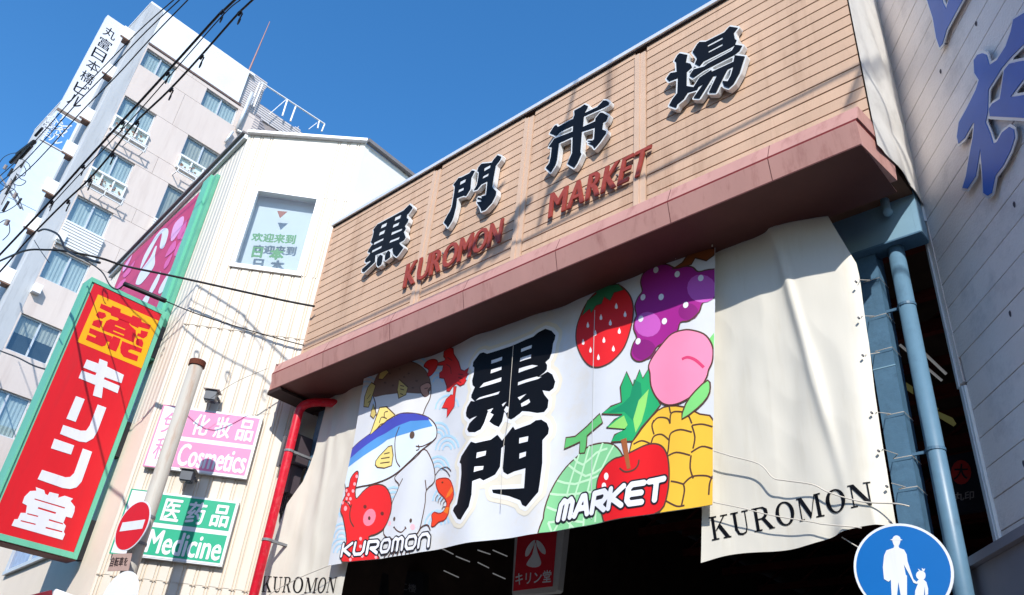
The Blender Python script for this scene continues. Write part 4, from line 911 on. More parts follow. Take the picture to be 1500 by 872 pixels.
# tiers: lower, middle (around the window), upper
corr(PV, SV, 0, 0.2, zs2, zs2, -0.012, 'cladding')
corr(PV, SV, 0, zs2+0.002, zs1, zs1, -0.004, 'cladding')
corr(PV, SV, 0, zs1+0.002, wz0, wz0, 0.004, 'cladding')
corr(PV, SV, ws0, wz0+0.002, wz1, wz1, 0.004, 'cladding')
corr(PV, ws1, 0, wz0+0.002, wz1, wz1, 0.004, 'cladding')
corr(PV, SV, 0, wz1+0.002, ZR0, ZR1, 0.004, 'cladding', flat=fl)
m = MB(); m.add([PV.pt(SV, 0, -0.35), PV.pt(0, 0, -0.35), PV.pt(0, ZR1, -0.35), PV.pt(SV, ZR0, -0.35)], [(0, 1, 2, 3)]); m.build('inner_wall', mat('inner_wall', (180, 178, 170)), wb)
m = MB()
for (a, b, c, d) in ((ws0-0.001, ws0, wz0, wz1), (ws1, ws1+0.001, wz0, wz1)): m.pbox(PV, a, b, c, d, -0.34, 0.0)
m.pbox(PV, ws0, ws1, wz0-0.001, wz0, -0.34, 0.0); m.pbox(PV, ws0, ws1, wz1, wz1+0.001, -0.34, 0.0); m.build('window_reveal', WHITEPNT, wb)
# window
fr = MB(); t_ = 0.075
fr.pbox(PV, ws0-0.01, ws1+0.01, wz1-t_, wz1+0.02, -0.1, 0.03); fr.pbox(PV, ws0-0.01, ws1+0.01, wz0-0.02, wz0+t_, -0.1, 0.05)
fr.pbox(PV, ws0-0.01, ws0+t_, wz0+t_+.001, wz1-t_-.001, -0.1, 0.03); fr.pbox(PV, ws1-t_-0.02, ws1+0.01, wz0+t_+.001, wz1-t_-.001, -0.1, 0.03)
win = fr.build('window', WHITEPNT, wb)
quad_sheet([PV.pt(ws0+t_, wz0+t_, -.045), PV.pt(ws1-t_-0.02, wz0+t_, -.045), PV.pt(ws1-t_-0.02, wz1-t_, -.045), PV.pt(ws0+t_, wz1-t_, -.045)]).build('pane', GLASSC, win)
MB().pbox(PV, ws0+0.01, ws1-0.01, wz0+0.01, wz1-0.02, -0.26, -0.25).build('blind', mat('blind_white', (172, 188, 194), 0.7, 0.03), win)
Wc = crop(340, 270, .149)
Pg = Plane(PV.pt(0, 0, -0.04), VD)
GRN = mat('print_green', (0, 112, 72), 0.5)
text_mesh(Pg, '欢迎来到', Wc([(205,480),(630,500),(610,590),(190,555)]), 0, 0.001, 0.05).build('window_lettering', GRN, win)
text_mesh(Pg, '日', Wc([(212,618),(305,625),(285,722),(192,715)]), 0, 0.001, 0.07).build('window_lettering', GRN, win)
text_mesh(Pg, '本', Wc([(385,632),(505,640),(495,742),(362,735)]), 0, 0.001, 0.07).build('window_lettering', GRN, win)
flat_mesh(Pg, [pxl(Pg, Wc([(443,262),(545,270),(470,335)]))], 0, 0.001).build('window_triangle', mat('print_maroon', (120, 80, 78)), win)
m = MB()
for k in range(4):
    x = 340+(225+k*85)*.149; y = 270+(62+k*7)*.149; s, t = PV.st(x, y); m.pbox(PV, s, s+0.085, t-0.02, t+0.02, 0.006, 0.022)
m.build('rib_stop', mat('rib_stop', (130, 110, 90)), wb, kind='stuff')
# lap joints (dashes where the ribs end)
m = MB()
for zz in (zs1, zs2):
    s = SV+0.01
    while s < -0.08:
        m.pbox(PV, s, s+0.10, zz-0.014, zz, 0.006, 0.014); s += 0.215
m.build('lap_joint', mat('lap_joint', (190, 176, 158)), wb, kind='stuff')
# left face and right flank
LE = -8.2
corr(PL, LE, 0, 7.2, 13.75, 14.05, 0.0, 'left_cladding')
MB().pbox(PL, LE, 0, 0.13, 7.198, -0.03, 0.0).build('lower_wall', mat('lower_wall_cream', (226, 214, 198), 0.6, 0.04, 1.5, 0.1, 20), wb)
m = MB(); m.add([PV.pt(0, 0, 0.002), (-12.84, 16, 0), (-12.84, 16, 14.0), PV.pt(0, ZR1, 0.002)], [(0, 1, 2, 3)]); m.build('right_flank', mat('flank_white', (222, 220, 212), 0.5, 0.03, 1), wb)
# roof edge flashings
p0, p1 = PV.pt(SV-0.02, ZR0, 0.05), PV.pt(0.05, ZR1, 0.05)
def bar(a, b, w, h):
    a, b = Vector(a), Vector(b); d = (b-a).normalized(); u = Vector((0, 0, 1)); s = d.cross(u).normalized()*w
    return MB().hexa([a-s, a+s, b+s, b-s, a-s+u*h, a+s+u*h, b+s+u*h, b-s+u*h])
bar(p0, p1, 0.06, 0.07).build('roof_flashing', WHITEPNT, wb)
bar(p1, (-12.84, 16, 14.02), 0.06, 0.09).build('roof_flashing', mat('gutter_grey', (120, 116, 116)), wb)
bar(PL.pt(0.0, 14.05, 0.09), PL.pt(LE, 13.74, 0.09), 0.07, 0.05).build('roof_gutter', mat('gutter_grey', (120, 116, 116)), wb)
bar(PL.pt(0.0, 13.93, 0.05), PL.pt(LE, 13.62, 0.05), 0.04, 0.11).build('roof_fascia', WHITEPNT, wb)
m = MB()
m.add([PL.pt(LE, 13.76, -0.01), PL.pt(0, 14.06, -0.01), PV.pt(0, 14.34, -0.01), (-12.84, 16, 14.03), (-24, 16, 13.8)], [(0, 1, 2, 3, 4)]); m.build('roof', mat('roof_grey', (150, 150, 150)), wb)
m = MB(); m.add([PL.pt(LE, 0.0, -0.01), PL.pt(LE, 13.7, -0.01), (-22.3, 16, 13.7), (-22.3, 16, 0)], [(0, 1, 2, 3)]); m.build('end_wall', CORR, wb)
# lower-left window of the left face
lw = MB(); Lw = lambda pts: [PL.st(*p) for p in pts]
lo = Lw([(6,838),(22,797),(80,805),(75,812)])
sa, sb = PL.st(12, 838)[0], PL.st(80, 812)[0]; za_, zb2 = PL.st(12, 838)[1], PL.st(20, 790)[1]
f = MB(); f.pbox(PL, sa-0.1, sb+0.1, za_-0.08, za_, 0.002, 0.08); f.pbox(PL, sa-0.1, sa, za_+.001, zb2+0.6, 0.002, 0.06); f.pbox(PL, sb, sb+0.1, za_+.001, zb2+0.6, 0.002, 0.06); f.pbox(PL, (sa+sb)/2-.04, (sa+sb)/2+.04, za_+.001, zb2+0.6, 0.002, 0.05)
o = f.build('window', ALU, wb)
MB().pbox(PL, sa+.001, sb-.001, za_+.002, zb2+0.598, 0.004, 0.02).build('pane', mat('pane_blue', (120, 140, 176), 0.15, 0.35, 4, spec=0.8), o)

# magenta sign on the left face
ms = empty('wall_sign', PL.at(250, 380), 'large magenta sign with pale brush lettering on the left face of the cream building', 'sign')
def PLd(pts): return [PL.st(*p) for p in pts]
mt = [(309,279),(184,383),(165,425),(140,480),(238,480),(246,440),(325,262)]
quad = PLd([(313,284),(188,386),(120,540),(232,468)])
sR = PL.st(240, 455)[0]; sL = quad[1][0]
zl0 = 8.6
flat_mesh(PL, [[(sR, zl0), (sR, PL.st(312, 270)[1]-0.05), (sL, quad[1][1]), (sL, zl0)]], 0.012, 0.10).build('face', MAGENTA, ms)
MB().pbox(PL, sR+0.002, sR+0.42, zl0, 13.5, 0.012, 0.16).build('frame', TEAL, ms)
MB().pbox(PL, sR+0.425, sR+0.62, zl0, 13.45, 0.012, 0.10).build('frame', mat('sign_teal_dark', (96, 168, 140), 0.5), ms)
PLs = Plane(PL.pt(0, 0, 0.10), LD)
Mg = crop(150, 250, .2064)
def ms_print(pts, m, name='lettering', k=0): flat_mesh(PLs, [pxl(PLs, smooth_loop(Mg(pts), 3))], 0.004+0.002*k, 0.006+0.002*k).build(name, m, ms)
ms_print([(440,410),(465,415),(468,450),(445,530),(425,555),(408,540),(425,450),(400,470),(340,580),(280,690),(270,690),(300,600),(370,480),(410,430)], SWHITE, k=0)
ms_print([(388,540),(375,600),(372,670),(330,740),(275,805),(245,810),(240,795),(270,720),(340,620),(375,545)], SWHITE, k=1)
ms_print([(570,325),(580,350),(560,410),(510,490),(487,495),(495,430),(520,370)], LILAC, k=0)
for p in ([(600,350),(590,420),(550,490),(535,470),(560,410)], [(635,360),(620,430),(560,495),(570,450)], [(525,500),(515,560),(460,610),(450,605),(490,530)], [(585,500),(560,570),(515,610),(520,560),(560,500)], [(500,590),(470,670),(440,700),(450,650)], [(235,640),(200,720),(160,760),(150,740),(200,680)], [(170,770),(140,830),(100,872),(95,850),(130,790)]): ms_print(p, HOTPINK, 'lettering', 2)
ms_print([(490,710),(485,760),(430,860),(400,872),(410,830),(450,760)], SWHITE, k=1)
ms_print([(415,720),(400,780),(360,860),(320,900),(345,830),(395,740)], SWHITE, k=0)
ms_print([(340,890),(310,960),(270,985),(280,940),(310,890)], SWHITE, k=2)
ms_print([(215,600),(180,680),(150,720),(150,690),(190,630)], LILAC, k=3)

# ------------------------------------------------------------------ projecting red pharmacy sign
PK = Plane((-15.4, 5.4, 0), (0, 1, 0))   # s = y-5.4
ks = empty('projecting_sign', (-15.5, 4.6, 4.6), 'tall red projecting pharmacy sign with white katakana and a teal frame', 'sign')
kz0, kz1 = 4.62, 9.62; ks0, ks1 = -1.55, 0.03
MB().pbox(PK, ks0, ks1, kz0, kz1, -0.42, -0.03).build('case', TEAL, ks)
MB().pbox(PK, ks0+0.09, ks1-0.09, kz0+0.1, kz1-0.09, -0.0295, -0.012).build('face', SRED, ks)
f = MB(); f.pbox(PK, ks0, ks0+0.035, kz0, kz1, -0.0295, 0.0); f.pbox(PK, ks1-0.085, ks1, kz0, kz1, -0.0295, 0.0); f.pbox(PK, ks0+.036, ks1-.086, kz0, kz0+0.10, -0.0295, 0.0); f.pbox(PK, ks0+.036, ks1-.086, kz1-0.085, kz1, -0.0295, 0.0)
f.build('frame', TEAL, ks)
MB().pbox(PK, ks0+0.003, ks1-0.003, kz0-0.02, kz0-0.001, -0.415, -0.035).build('bottom_plate', mat('bottom_plate', (120, 76, 72), 0.6), ks)
for z in (9.0, 6.9, 5.0):
    MB().pbox(PK, ks1+0.001, ks1+0.14, z-0.35, z+0.35, -0.30, -0.12).build('mounting_bracket', mat('bracket_dark', (66, 66, 72), 0.6), ks)
PKf = Plane((-15.412, 5.4, 0), (0, 1, 0))
Y8 = crop(80, 410, .172); Y7 = crop(60, 500, .2064); Y9 = crop(0, 660, .1835)
# traced on the face; the traced strokes are squared to the sign's own edges
def kp(loops, m, name, d): flat_mesh(PKf, [pxl(PKf, l_) for l_ in loops], 0.001, d).build(name, m, ks)
kp([Y8([(370,125),(885,350),(740,755),(195,530)])], SYEL, 'yellow_square', 0.004)
kp([Y8([(395,203),(480,238),(490,222),(562,250),(560,280),(655,318),(665,302),(738,335),(740,360),(818,387),(805,425),(715,400),(710,412),(650,385),(640,372),(545,335),(535,325),(480,305),(475,285),(383,240)])], SRED, 'character', 0.007)
kp([Y8([(410,405),(440,350),(475,335),(530,350),(552,333),(632,366),(640,385),(690,430),(692,470),(670,535),(570,492),(500,465),(410,430)]), Y8([(515,383),(602,420),(598,430),(511,394)]), Y8([(500,430),(592,468),(588,478),(496,440)])], SRED, 'character', 0.007)
for p in ([(375,270),(430,285),(438,312),(405,332),(368,325),(350,300)], [(330,350),(368,340),(408,355),(400,385),(382,412),(315,385)], [(735,430),(795,445),(785,480),(755,500),(700,475),(708,455),(730,460)], [(700,500),(745,510),(755,540),(745,575),(690,550),(690,525)],
          [(300,410),(490,485),(470,530),(445,525),(430,560),(400,568),(265,510),(280,468),(345,495),(355,480),(290,450)], [(500,478),(562,505),(545,560),(520,612),(450,583),(468,530)], [(575,522),(745,588),(735,622),(650,592),(628,598),(625,615),(712,650),(700,695),(585,655),(560,620),(558,575)]):
    kp([Y8(p)], SRED, 'character', 0.008)
kp([Y7([(325,130),(408,160),(415,125),(472,148),(468,180),(588,240),(570,298),(452,255),(445,270),(558,318),(543,370),(440,325),(430,405),(368,385),(385,310),(267,262),(288,208),(385,243),(395,225),(300,187)])], SWHITE, 'character', 0.006)
kp([Y7([(248,390),(310,412),(245,573),(180,550)])], SWHITE, 'character', 0.006)
kp([Y7([(402,450),(463,472),(400,640),(370,690),(320,718),(270,712),(135,658),(157,595),(280,635),(320,635),(345,600)])], SWHITE, 'character', 0.006)
kp([Y7([(95,692),(235,740),(212,805),(70,760)])], SWHITE, 'character', 0.006)
kp([Y9([(661,-15),(734,11),(700,110),(650,250),(610,295),(560,308),(500,300),(300,230),(335,155),(520,215),(560,212),(592,180)])], SWHITE, 'character', 0.006)
kp([Y9([(285,293),(352,318),(360,348),(382,358),(395,332),(468,350),(462,378),(515,362),(582,385),(562,405),(597,450),(592,490),(572,540),(525,528),(505,578),(525,602),(508,650),(518,668),(498,715),(92,600),(115,550),(142,548),(165,498),(205,500),(215,440),(178,420),(195,370),(240,325),(290,322)])]+[Y9(p) for p in ([(275,383),(518,455),(515,465),(275,393)], [(305,452),(448,495),(442,508),(300,465)], [(215,500),(305,522),(303,532),(215,510)], [(390,548),(503,582),(503,592),(388,560)], [(165,556),(285,586),(283,596),(163,566)], [(365,610),(498,645),(495,655),(362,622)])], SWHITE, 'character', 0.006)

# ------------------------------------------------------------------ cosmetics and medicine signs
def wall_sign(kind, corners, rim, label, top, tops, bot, bots, block):
    s = [PV.st(*p) for p in corners]; s0 = (s[0][0]+s[3][0])/2; s1 = (s[1][0]+s[2][0])/2; z1 = (s[0][1]+s[1][1])/2; z0 = (s[2][1]+s[3][1])/2
    e = empty(kind, PV.pt((s0+s1)/2, z0, 0.1), label, 'sign')
    MB().pbox(PV, s0, s1, z0, z1, 0.02, 0.10).build('case', ALU, e)
    MB().pbox(PV, s0+0.02, s1-0.02, z0+0.02, z1-0.02, 0.101, 0.106).build('face', SWHITE, e)
    Pq = Plane(PV.pt(0, 0, 0.107), VD); w = s1-s0; h = z1-z0; bs = s0+w*0.27
    for nm, a, b in (('upper_block', z0+h*0.53, z1-0.035), ('lower_block', z0+0.05, z0+h*0.46)):
        flat_mesh(Pq, [rect(bs, s1-0.045, a, b)], 0, 0.001).build(nm, rim, e)
    f = MB(); f.pbox(PV, s0-0.005, s0+0.016, z0, z1, 0.101, 0.11); f.pbox(PV, s0+.017, s0+w*0.27, z1-0.018, z1, 0.101, 0.11); f.pbox(PV, s0+.017, s0+w*0.27, z0, z0+0.018, 0.101, 0.11); f.build('coloured_rim', rim, e)
    x0 = bs+(s1-bs)*0.10; x1 = s1-0.10
    for txt, a, b, bold, sp in ((top, z0+h*0.58, z1-0.10, 0.03, True), (bot, z0+0.09, z0+h*0.42, 0.022, False)):
        n = len(txt) if sp else 1
        for i in range(n):
            t = txt[i] if sp else txt; v, fc = glyphs(t, 0); lo = v.min(0); hi = v.max(0)
            if sp: wI = (x1-x0)/(n+0.45*(n-1)); xa = x0+i*wI*1.45; xb = xa+wI
            else: xa, xb = bs+0.05, x1+0.02
            mm = MB()
            for kk, (ox, oy) in enumerate(((-1, 0), (1, 0), (0, 1), (0, -1), (.7, .7), (-.7, -.7))):
                mm.add([PV.pt(xa+ox*.009+(xb-xa)*(p[0]-lo[0])/(hi[0]-lo[0]), a+oy*.009+(b-a)*(p[1]-lo[1])/(hi[1]-lo[1]), 0.1105+.0004*kk) for p in v], fc)
            mm.build('lettering', SWHITE, e)
    if block:
        for i, t in enumerate('免税'):
            v, fc = glyphs(t, 0); lo = v.min(0); hi = v.max(0); xa = s0+w*0.05; xb = s0+w*0.22; a = z0+h*(0.55-0.42*i); b = a+h*0.34
            mm = MB(); mm.add([PV.pt(xa+(xb-xa)*(p[0]-lo[0])/(hi[0]-lo[0]), a+(b-a)*(p[1]-lo[1])/(hi[1]-lo[1]), 0.1105) for p in v], fc); mm.build('lettering', rim, e)
    return e, s0, s1, z0, z1
c1 = wall_sign('wall_sign', [(242.5,596),(385,615),(363,705.5),(211.5,685)], CPINK, 'pink and white Cosmetics sign on the cream wall behind the rusty pole', '化妝品', None, 'Cosmetics', None, True)
c2 = wall_sign('wall_sign', [(197.8,716.5),(351,740.6),(325,837.6),(163,808)], CGREEN, 'green and white Medicine sign on the cream wall below the pink one', '医药品', None, 'Medicine', None, False)
for (x, y, lb) in ((317,590,'square floodlight above the pink Cosmetics sign'), (283,706,'square floodlight above the green Medicine sign')):
    s, t = PV.st(x, y); s -= 0.05
    e = empty('floodlight', PV.pt(s, t, 0), lb, 'lamp', 'floodlights over the wall signs')
    MB().pbox(PV, s-0.10, s+0.10, t-0.08, t+0.10, 0.16, 0.34).build('housing', mat('housing_dark', (86, 92, 100), 0.4), e)
    MB().pbox(PV, s-0.14, s+0.14, t+0.102, t+0.12, 0.12, 0.38).build('hood', mat('hood_grey', (176, 168, 160), 0.5), e)
    MB().pbox(PV, s-0.09, s+0.09, t-0.10, t-0.082, 0.18, 0.32).build('lens', mat('lens', (60, 70, 80), 0.2), e)
    MB().tube([PV.pt(s+0.1, t+0.02, 0.0), PV.pt(s+0.1, t+0.02, 0.17)], 0.025, 8).build('arm', GREYBOX, e)

# ------------------------------------------------------------------ rusty pole with no-entry sign
px0, py0 = -12.5, 5.17
pole = empty('sign_pole', (px0, py0, 0), 'tall pale painted pole with a rusty top in front of the cream wall', 'pole')
MB().tube([(px0, py0, 0.0), (px0, py0, 7.43)], 0.115, 20).build('shaft', POLEM, pole, smooth=True)
MB().tube([(px0, py0, 7.432), (px0, py0, 7.53)], 0.135, 20).build('cap', RUST, pole, smooth=False)
an = AZ+R_(55.0); ND = -np.array([math.cos(an), math.sin(an), 0])
cen = ptat(196.5, 771, 4.98)
PN = Plane(cen, ND)
ne = empty('no_entry_sign', cen, 'round red no-entry road sign with a white bar on the rusty pole', 'sign')
Nc = crop(140, 700, .1973)
a_, b_ = np.array(PN.st(*Nc([(157,430)])[0])), np.array(PN.st(*Nc([(405,250)])[0]))
t_, bt = np.array(PN.st(*Nc([(350,172)])[0])), np.array(PN.st(*Nc([(205,548)])[0]))
cs = (t_+bt)/2; rad = abs(t_[1]-bt[1])/2
def disc(P, c, r, d0, d1, n=40): return flat_mesh(P, [[(c[0]+r*math.cos(k*2*math.pi/n), c[1]+r*math.sin(k*2*math.pi/n)) for k in range(n)]], d0, d1)
disc(PN, cs, rad, 0.0, 0.012).build('plate', SWHITE, ne)
disc(PN, cs, rad*0.95, 0.0125, 0.014).build('red_disc', SRED, ne)
MB().pbox(PN, cs[0]-rad*0.72, cs[0]+rad*0.72, cs[1]-rad*0.18, cs[1]+rad*0.18, 0.0142, 0.016).build('bar', SWHITE, ne)
m = MB()
for dz in (-0.2, 0.2):
    m.tube([PN.pt(cs[0], cs[1]+dz, -0.002), (px0, py0-0.05, cs[1]+dz)], 0.02, 6); m.tube([(px0, py0, cs[1]+dz-.02), (px0, py0, cs[1]+dz+.02)], 0.125, 16)
m.build('clamp', WIREGR, ne)
plq = empty('sign_plaque', PN.at(177, 824), 'small rusty plaque with worn dark characters below the no-entry sign', 'sign')
flat_mesh(PN, [pxl(PN, Nc([(135,565),(272,562),(245,690),(92,695)]))], 0.0, 0.012).build('plate', mat('plaque', (176, 148, 138), 0.6, 0.1, 8), plq)
text_mesh(PN, '自転車を除く'[:4], Nc([(130,592),(250,590),(238,655),(108,662)]), 0.013, 0.0145, 0.02).build('lettering', mat('plaque_ink', (50, 34, 34)), plq)
MB().tube([PN.at(190, 818, -0.002), (px0, py0-0.05, PN.at(190, 818)[2])], 0.02, 6).build('clamp', WIREGR, plq)
mr_ = empty('round_sign', PN.at(176, 870), 'white back of a round sign low on the rusty pole, cut by the photo edge', 'sign')
c8 = PN.st(174, 880); disc(PN, c8, 0.40, 0.0, 0.02).build('plate', WHITEPNT, mr_)

# ------------------------------------------------------------------ blue pedestrian sign
cp = ptat(1326, 848, 4.7)
v = np.array([cp[0], cp[1]]); v /= np.linalg.norm(v)
dirr = np.array([v[1], -v[0], 0]); ca, sa_ = math.cos(R_(-8)), math.sin(R_(-8)); dirr = np.array([dirr[0]*ca-dirr[1]*sa_, dirr[0]*sa_+dirr[1]*ca, 0])
PP = Plane(cp, dirr); U = crop(1220, 722, .172)
rs = empty('pedestrian_sign', cp, 'round blue road sign with white adult and child figures at the lower right', 'sign')
tp = PP.st(*U([(640,258)])[0]); lf = PP.st(*U([(187,700)])[0]); rg = PP.st(*U([(1040,700)])[0])
rr = (rg[0]-lf[0])/2; cc = ((lf[0]+rg[0])/2, tp[1]-rr)
disc(PP, cc, rr, -0.004, 0.008, 56).build('plate', SWHITE, rs)
disc(PP, cc, rr*0.945, 0.0085, 0.010, 56).build('blue_disc', PEDBLUE, rs)
def figure(parts, nm):
    m = MB()
    for i, p in enumerate(parts): flat_mesh(PP, [pxl(PP, U(p))], 0.0101+0.0006*i, 0.0110+0.0006*i, m)
    m.build(nm, SWHITE, rs)
figure([smooth_loop([(545,368),(572,380),(580,405),(572,440),(560,462),(545,470),(530,462),(518,440),(510,405),(520,380)], 3), [(490,405),(515,398),(577,398),(598,406),(577,412),(513,412)],
        [(525,462),(565,462),(570,475),(610,490),(632,530),(640,590),(660,650),(690,740),(722,770),(715,782),(690,770),(655,700),(610,620),(605,600),(625,705),(635,712),(635,900),(585,900),(562,765),(548,900),(505,900),(498,745),(478,762),(440,740),(430,640),(440,540),(460,495),(520,475)]], 'adult_figure')
figure([smooth_loop([(755,668),(782,680),(793,705),(785,735),(760,745),(730,740),(712,712),(722,680)], 3), [(738,670),(725,650),(742,660),(750,668)], [(765,668),(760,645),(775,655),(790,650),(780,675)],
        [(740,740),(775,742),(800,765),(815,820),(815,872),(790,880),(785,800),(780,872),(770,930),(700,930),(705,840),(720,800),(728,780),(700,775),(715,765)]], 'child_figure')
MB().tube([PP.pt(cc[0], 0, -0.06), PP.pt(cc[0], cc[1]+rr*0.7, -0.06)], 0.038, 14).build('post', WIREGR, rs, smooth=True)

# ------------------------------------------------------------------ tower block far left
tw = empty('apartment_tower', (-33, 10, 0), 'tall beige tiled tower block with rows of balcony windows at far left', 'building')
def TS(x, y): return PTW.st(x, y)
TZ = 31.95
MB().box(-45, -31.25, 5.6, 17.0, 0, 30.6).build('core_wall', mat('core', (150, 140, 136)), tw)
MB().box(-45, -31.0, 5.42, 6.02, 0, 31.72).build('corner_pier', CONC, tw)
MB().box(-45, -31.02, 5.40, 11.0, 31.73, 31.85).build('roof_coping', WHITEPNT, tw)
MB().box(-31.24, -31.01, 6.03, 10.7, 29.62, 31.72).build('parapet_panel', PARAPET, tw)
MB().box(-31.24, -30.96, 6.03, 10.85, 29.50, 29.60).build('parapet_shadow_gap', mat('gap_brown', (110, 90, 84)), tw)
# floors: (z_top, z_bottom, kind) for window columns 1 and 2
cols = [(6.08, 7.55), (9.10, 10.80)]
fl_ = [29.28, 26.28, 23.40, 20.75, 18.2, 15.25, 12.4, 9.6, 6.8]
hts = [1.08, 1.95, 1.95, 1.30, 1.35, 1.45, 1.5, 1.5, 1.5]
XF, XB = -31.0, -31.22
prev = 29.49
for i, (zt_, h_) in enumerate(zip(fl_, hts)):
    zb_ = zt_-h_
    def pan(y0, y1, z0, z1):
        MB().box(XB, XF, y0+0.006, y1-0.006, z0+0.008, z1-0.008).build('wall_panel', TILEWALL, tw)
    # band above windows down from the previous floor line
    pan(6.02, 8.3, zt_, prev); pan(8.3, 12.0, zt_, prev)
    pan(7.55, 9.10, zb_, zt_); pan(10.80, 12.0, zb_, zt_)
    if i: MB().box(XB, XF+0.0, 6.022, 6.08, zb_, zt_).build('wall_panel', TILEWALL, tw)
    else: MB().box(XB, XF+0.0, 6.022, 6.08, zb_, zt_).build('wall_panel', TILEWALL, tw)
    prev = zb_
    for c, (ya, yb) in enumerate(cols):
        if c == 1 and i > 2: 
            pan(ya, yb, zb_, zt_); continue
        kind = ('plain', 'rail', 'rail', 'slat', 'plain', 'plain', 'plain', 'plain', 'plain')[i]
        if c == 1: kind = ('plain', 'rail', 'slat')[i]
        zw = zb_ if kind == 'plain' or kind == 'slat' else zt_-1.30
        f = MB(); w = 0.045; xi = -31.13
        f.box(xi-.03, xi+.03, ya, yb, zt_-w, zt_); f.box(xi-.03, xi+.04, ya, yb, zw, zw+w); f.box(xi-.03, xi+.03, ya, ya+w, zw+w, zt_-w); f.box(xi-.03, xi+.03, yb-w, yb, zw+w, zt_-w)
        f.box(xi-.03, xi+.035, (ya+yb)/2-.03, (ya+yb)/2+.03, zw+w+.001, zt_-w-.001)
        wo = f.build('window', ALU, tw)
        for (a, b) in ((ya+w, (ya+yb)/2-.03), ((ya+yb)/2+.03, yb-w)):
            quad_sheet([(xi, a, zw+w), (xi, b, zw+w), (xi, b, zt_-w), (xi, a, zt_-w)]).build('pane', GLASS, wo)
        cm = MB(); n = 36; ys = np.linspace(ya+0.03, yb-0.03, n); zc = zw+0.03 if i != 5 else zw+0.75
        vs = [(-31.19+0.012*math.sin(k*1.9), y, zc) for k, y in enumerate(ys)]+[(-31.19+0.012*math.sin(k*1.9), y, zt_-0.02) for k, y in enumerate(ys)]
        cm.add(vs, [(k, k+1, n+k+1, n+k) for k in range(n-1)]); cm.build('curtain', CURTAIN if i in (0, 3, 4, 6, 7) else CURTAIN2 if (c == 1 or i == 5) else CURTAIN, wo)
        if i == 5: MB().box(-31.215, -31.2, ya, yb, zw, zt_).build('room_back', DARKROOM, wo)
        if kind == 'rail':
            r = MB(); zr = zw
            r.box(-31.0, -30.86, ya-.03, yb+.05, zr-0.02, zr+0.07)
            r.box(-31.0, -30.88, ya-.03, yb+.05, zb_-0.02, zb_+0.06)
            for k in range(4): yy = ya+(yb-ya)*k/3; r.box(-30.93, -30.88, yy-.03, yy+.03, zb_+0.061, zr-.021)
            b_o = r.build('balcony_rail', WHITEPNT, tw)
            MB().box(-31.2, -31.0+.002, ya, yb, zb_, zr-.02).build('back_panel', mat('panel_pale', (196, 212, 208)), b_o)
            fr2 = MB()
            for zz in (zb_-0.12, zb_-0.42):
                fr2.box(-30.66, -30.62, ya+0.0, yb+0.1, zz, zz+0.035)
            for k in range(3): yy = ya+(yb-ya)*k/2; fr2.box(-31.0, -30.62, yy-.02, yy+.02, zb_-0.46, zb_-0.425); fr2.box(-30.66, -30.62, yy+.021, yy+.05, zb_-0.42, zb_-0.06)
            fr2.build('planter_frame', WHITEPNT, b_o)
            pl = MB(); rr_ = random.Random(i*3+c)
            for k in range(26):
                yy = rr_.uniform(ya+.1, yb-.1); zz = zb_+rr_.uniform(0.05, 0.4); xx = -30.95+rr_.uniform(0, .1); q_ = rr_.uniform(.03, .07)
                pl.add([(xx, yy-q_, zz), (xx+.02, yy, zz+q_), (xx-.01, yy+q_, zz), (xx, yy, zz-q_)], [(0, 1, 2, 3)])
            pl.build('potted_flowers', mat('dry_flowers', (150, 120, 104)), b_o, kind='stuff')
        if kind == 'slat':
            s_o = MB().box(-30.99, -30.84, ya-.04, yb+.04, zb_-0.10, zb_-0.02).build('balcony_ledge', WHITEPNT, tw)
            for k in range(8): MB().box(-30.92, -30.86, ya-.04, yb+.04, zb_-0.20-0.125*k, zb_-0.115-0.125*k).build('slat', WHITEPNT, s_o)
            for yy in (ya-.02, yb): MB().box(-30.99, -30.925, yy, yy+.03, zb_-1.15, zb_-0.11).build('slat_bracket', ALU, s_o)
pan(6.02, 8.3, 3.0, prev); pan(8.3, 12.0, 3.0, prev)
for z in (17.9, 15.55):
    MB().box(-31.0, -30.75, 6.02, 6.30, z+0.55, z+0.9).build('vent_hood', WHITEPNT, tw)
# front face with balconies seen edge-on and sign brackets
MB().box(-34.5, -31.01, 5.55, 5.6, 0, 31.0).build('front_wall', mat('front_dark', (110, 106, 112)), tw)
for k, z in enumerate((30.05, 27.7, 25.05, 23.1, 21.1, 19.3, 16.9, 14.2)):
    MB().box(-31.85, -31.45, 4.95, 5.41, z-0.6, z).build('sign_bracket', WHITEPNT, tw)
    MB().box(-31.84, -31.46, 4.96, 5.41, z-0.65, z-0.601).build('bracket_soffit', mat('bracket_brown', (130, 100, 84)), tw)
bo = empty('tower_sign', (-31.6, 3.6, 14), 'long white rooftop signboard with black characters down the edge of the tower', 'sign')
PS = Plane((-31.5, 5.42, 0), (0, 1, 0)); T7 = crop(120, 20, .1721)
s0, s1 = PS.st(158, 22)[0], PS.st(188, 39)[0]; z1 = PS.st(158, 22)[1]; z2 = PS.st(80, 156)[1]; z3 = PS.st(55, 203)[1]
MB().pbox(PS, s0, s1, z2+0.05, z1, -0.25, 0).build('upper_board', SWHITE, bo)
MB().pbox(PS, s0-0.03, s1, z2-0.10, z2+0.04, -0.25, 0.01).build('divider', mat('divider', (120, 106, 96)), bo)
MB().pbox(PS, s0-0.03, s1+0.02, z3+0.03, z2-0.12, -0.25, 0).build('rental_board', mat('board_white', (214, 222, 232)), bo)
MB().pbox(PS, s0+0.05, s1-0.08, z3+0.08, z2-0.18, 0.001, 0.01).build('blue_face', mat('board_blue', (80, 140, 200)), bo)
MB().pbox(PS, s0-0.06, s1+0.04, z3-0.02, z3+0.02, -0.25, 0.01).build('divider', mat('divider', (0, 0, 0)), bo)
zc = z3-0.03
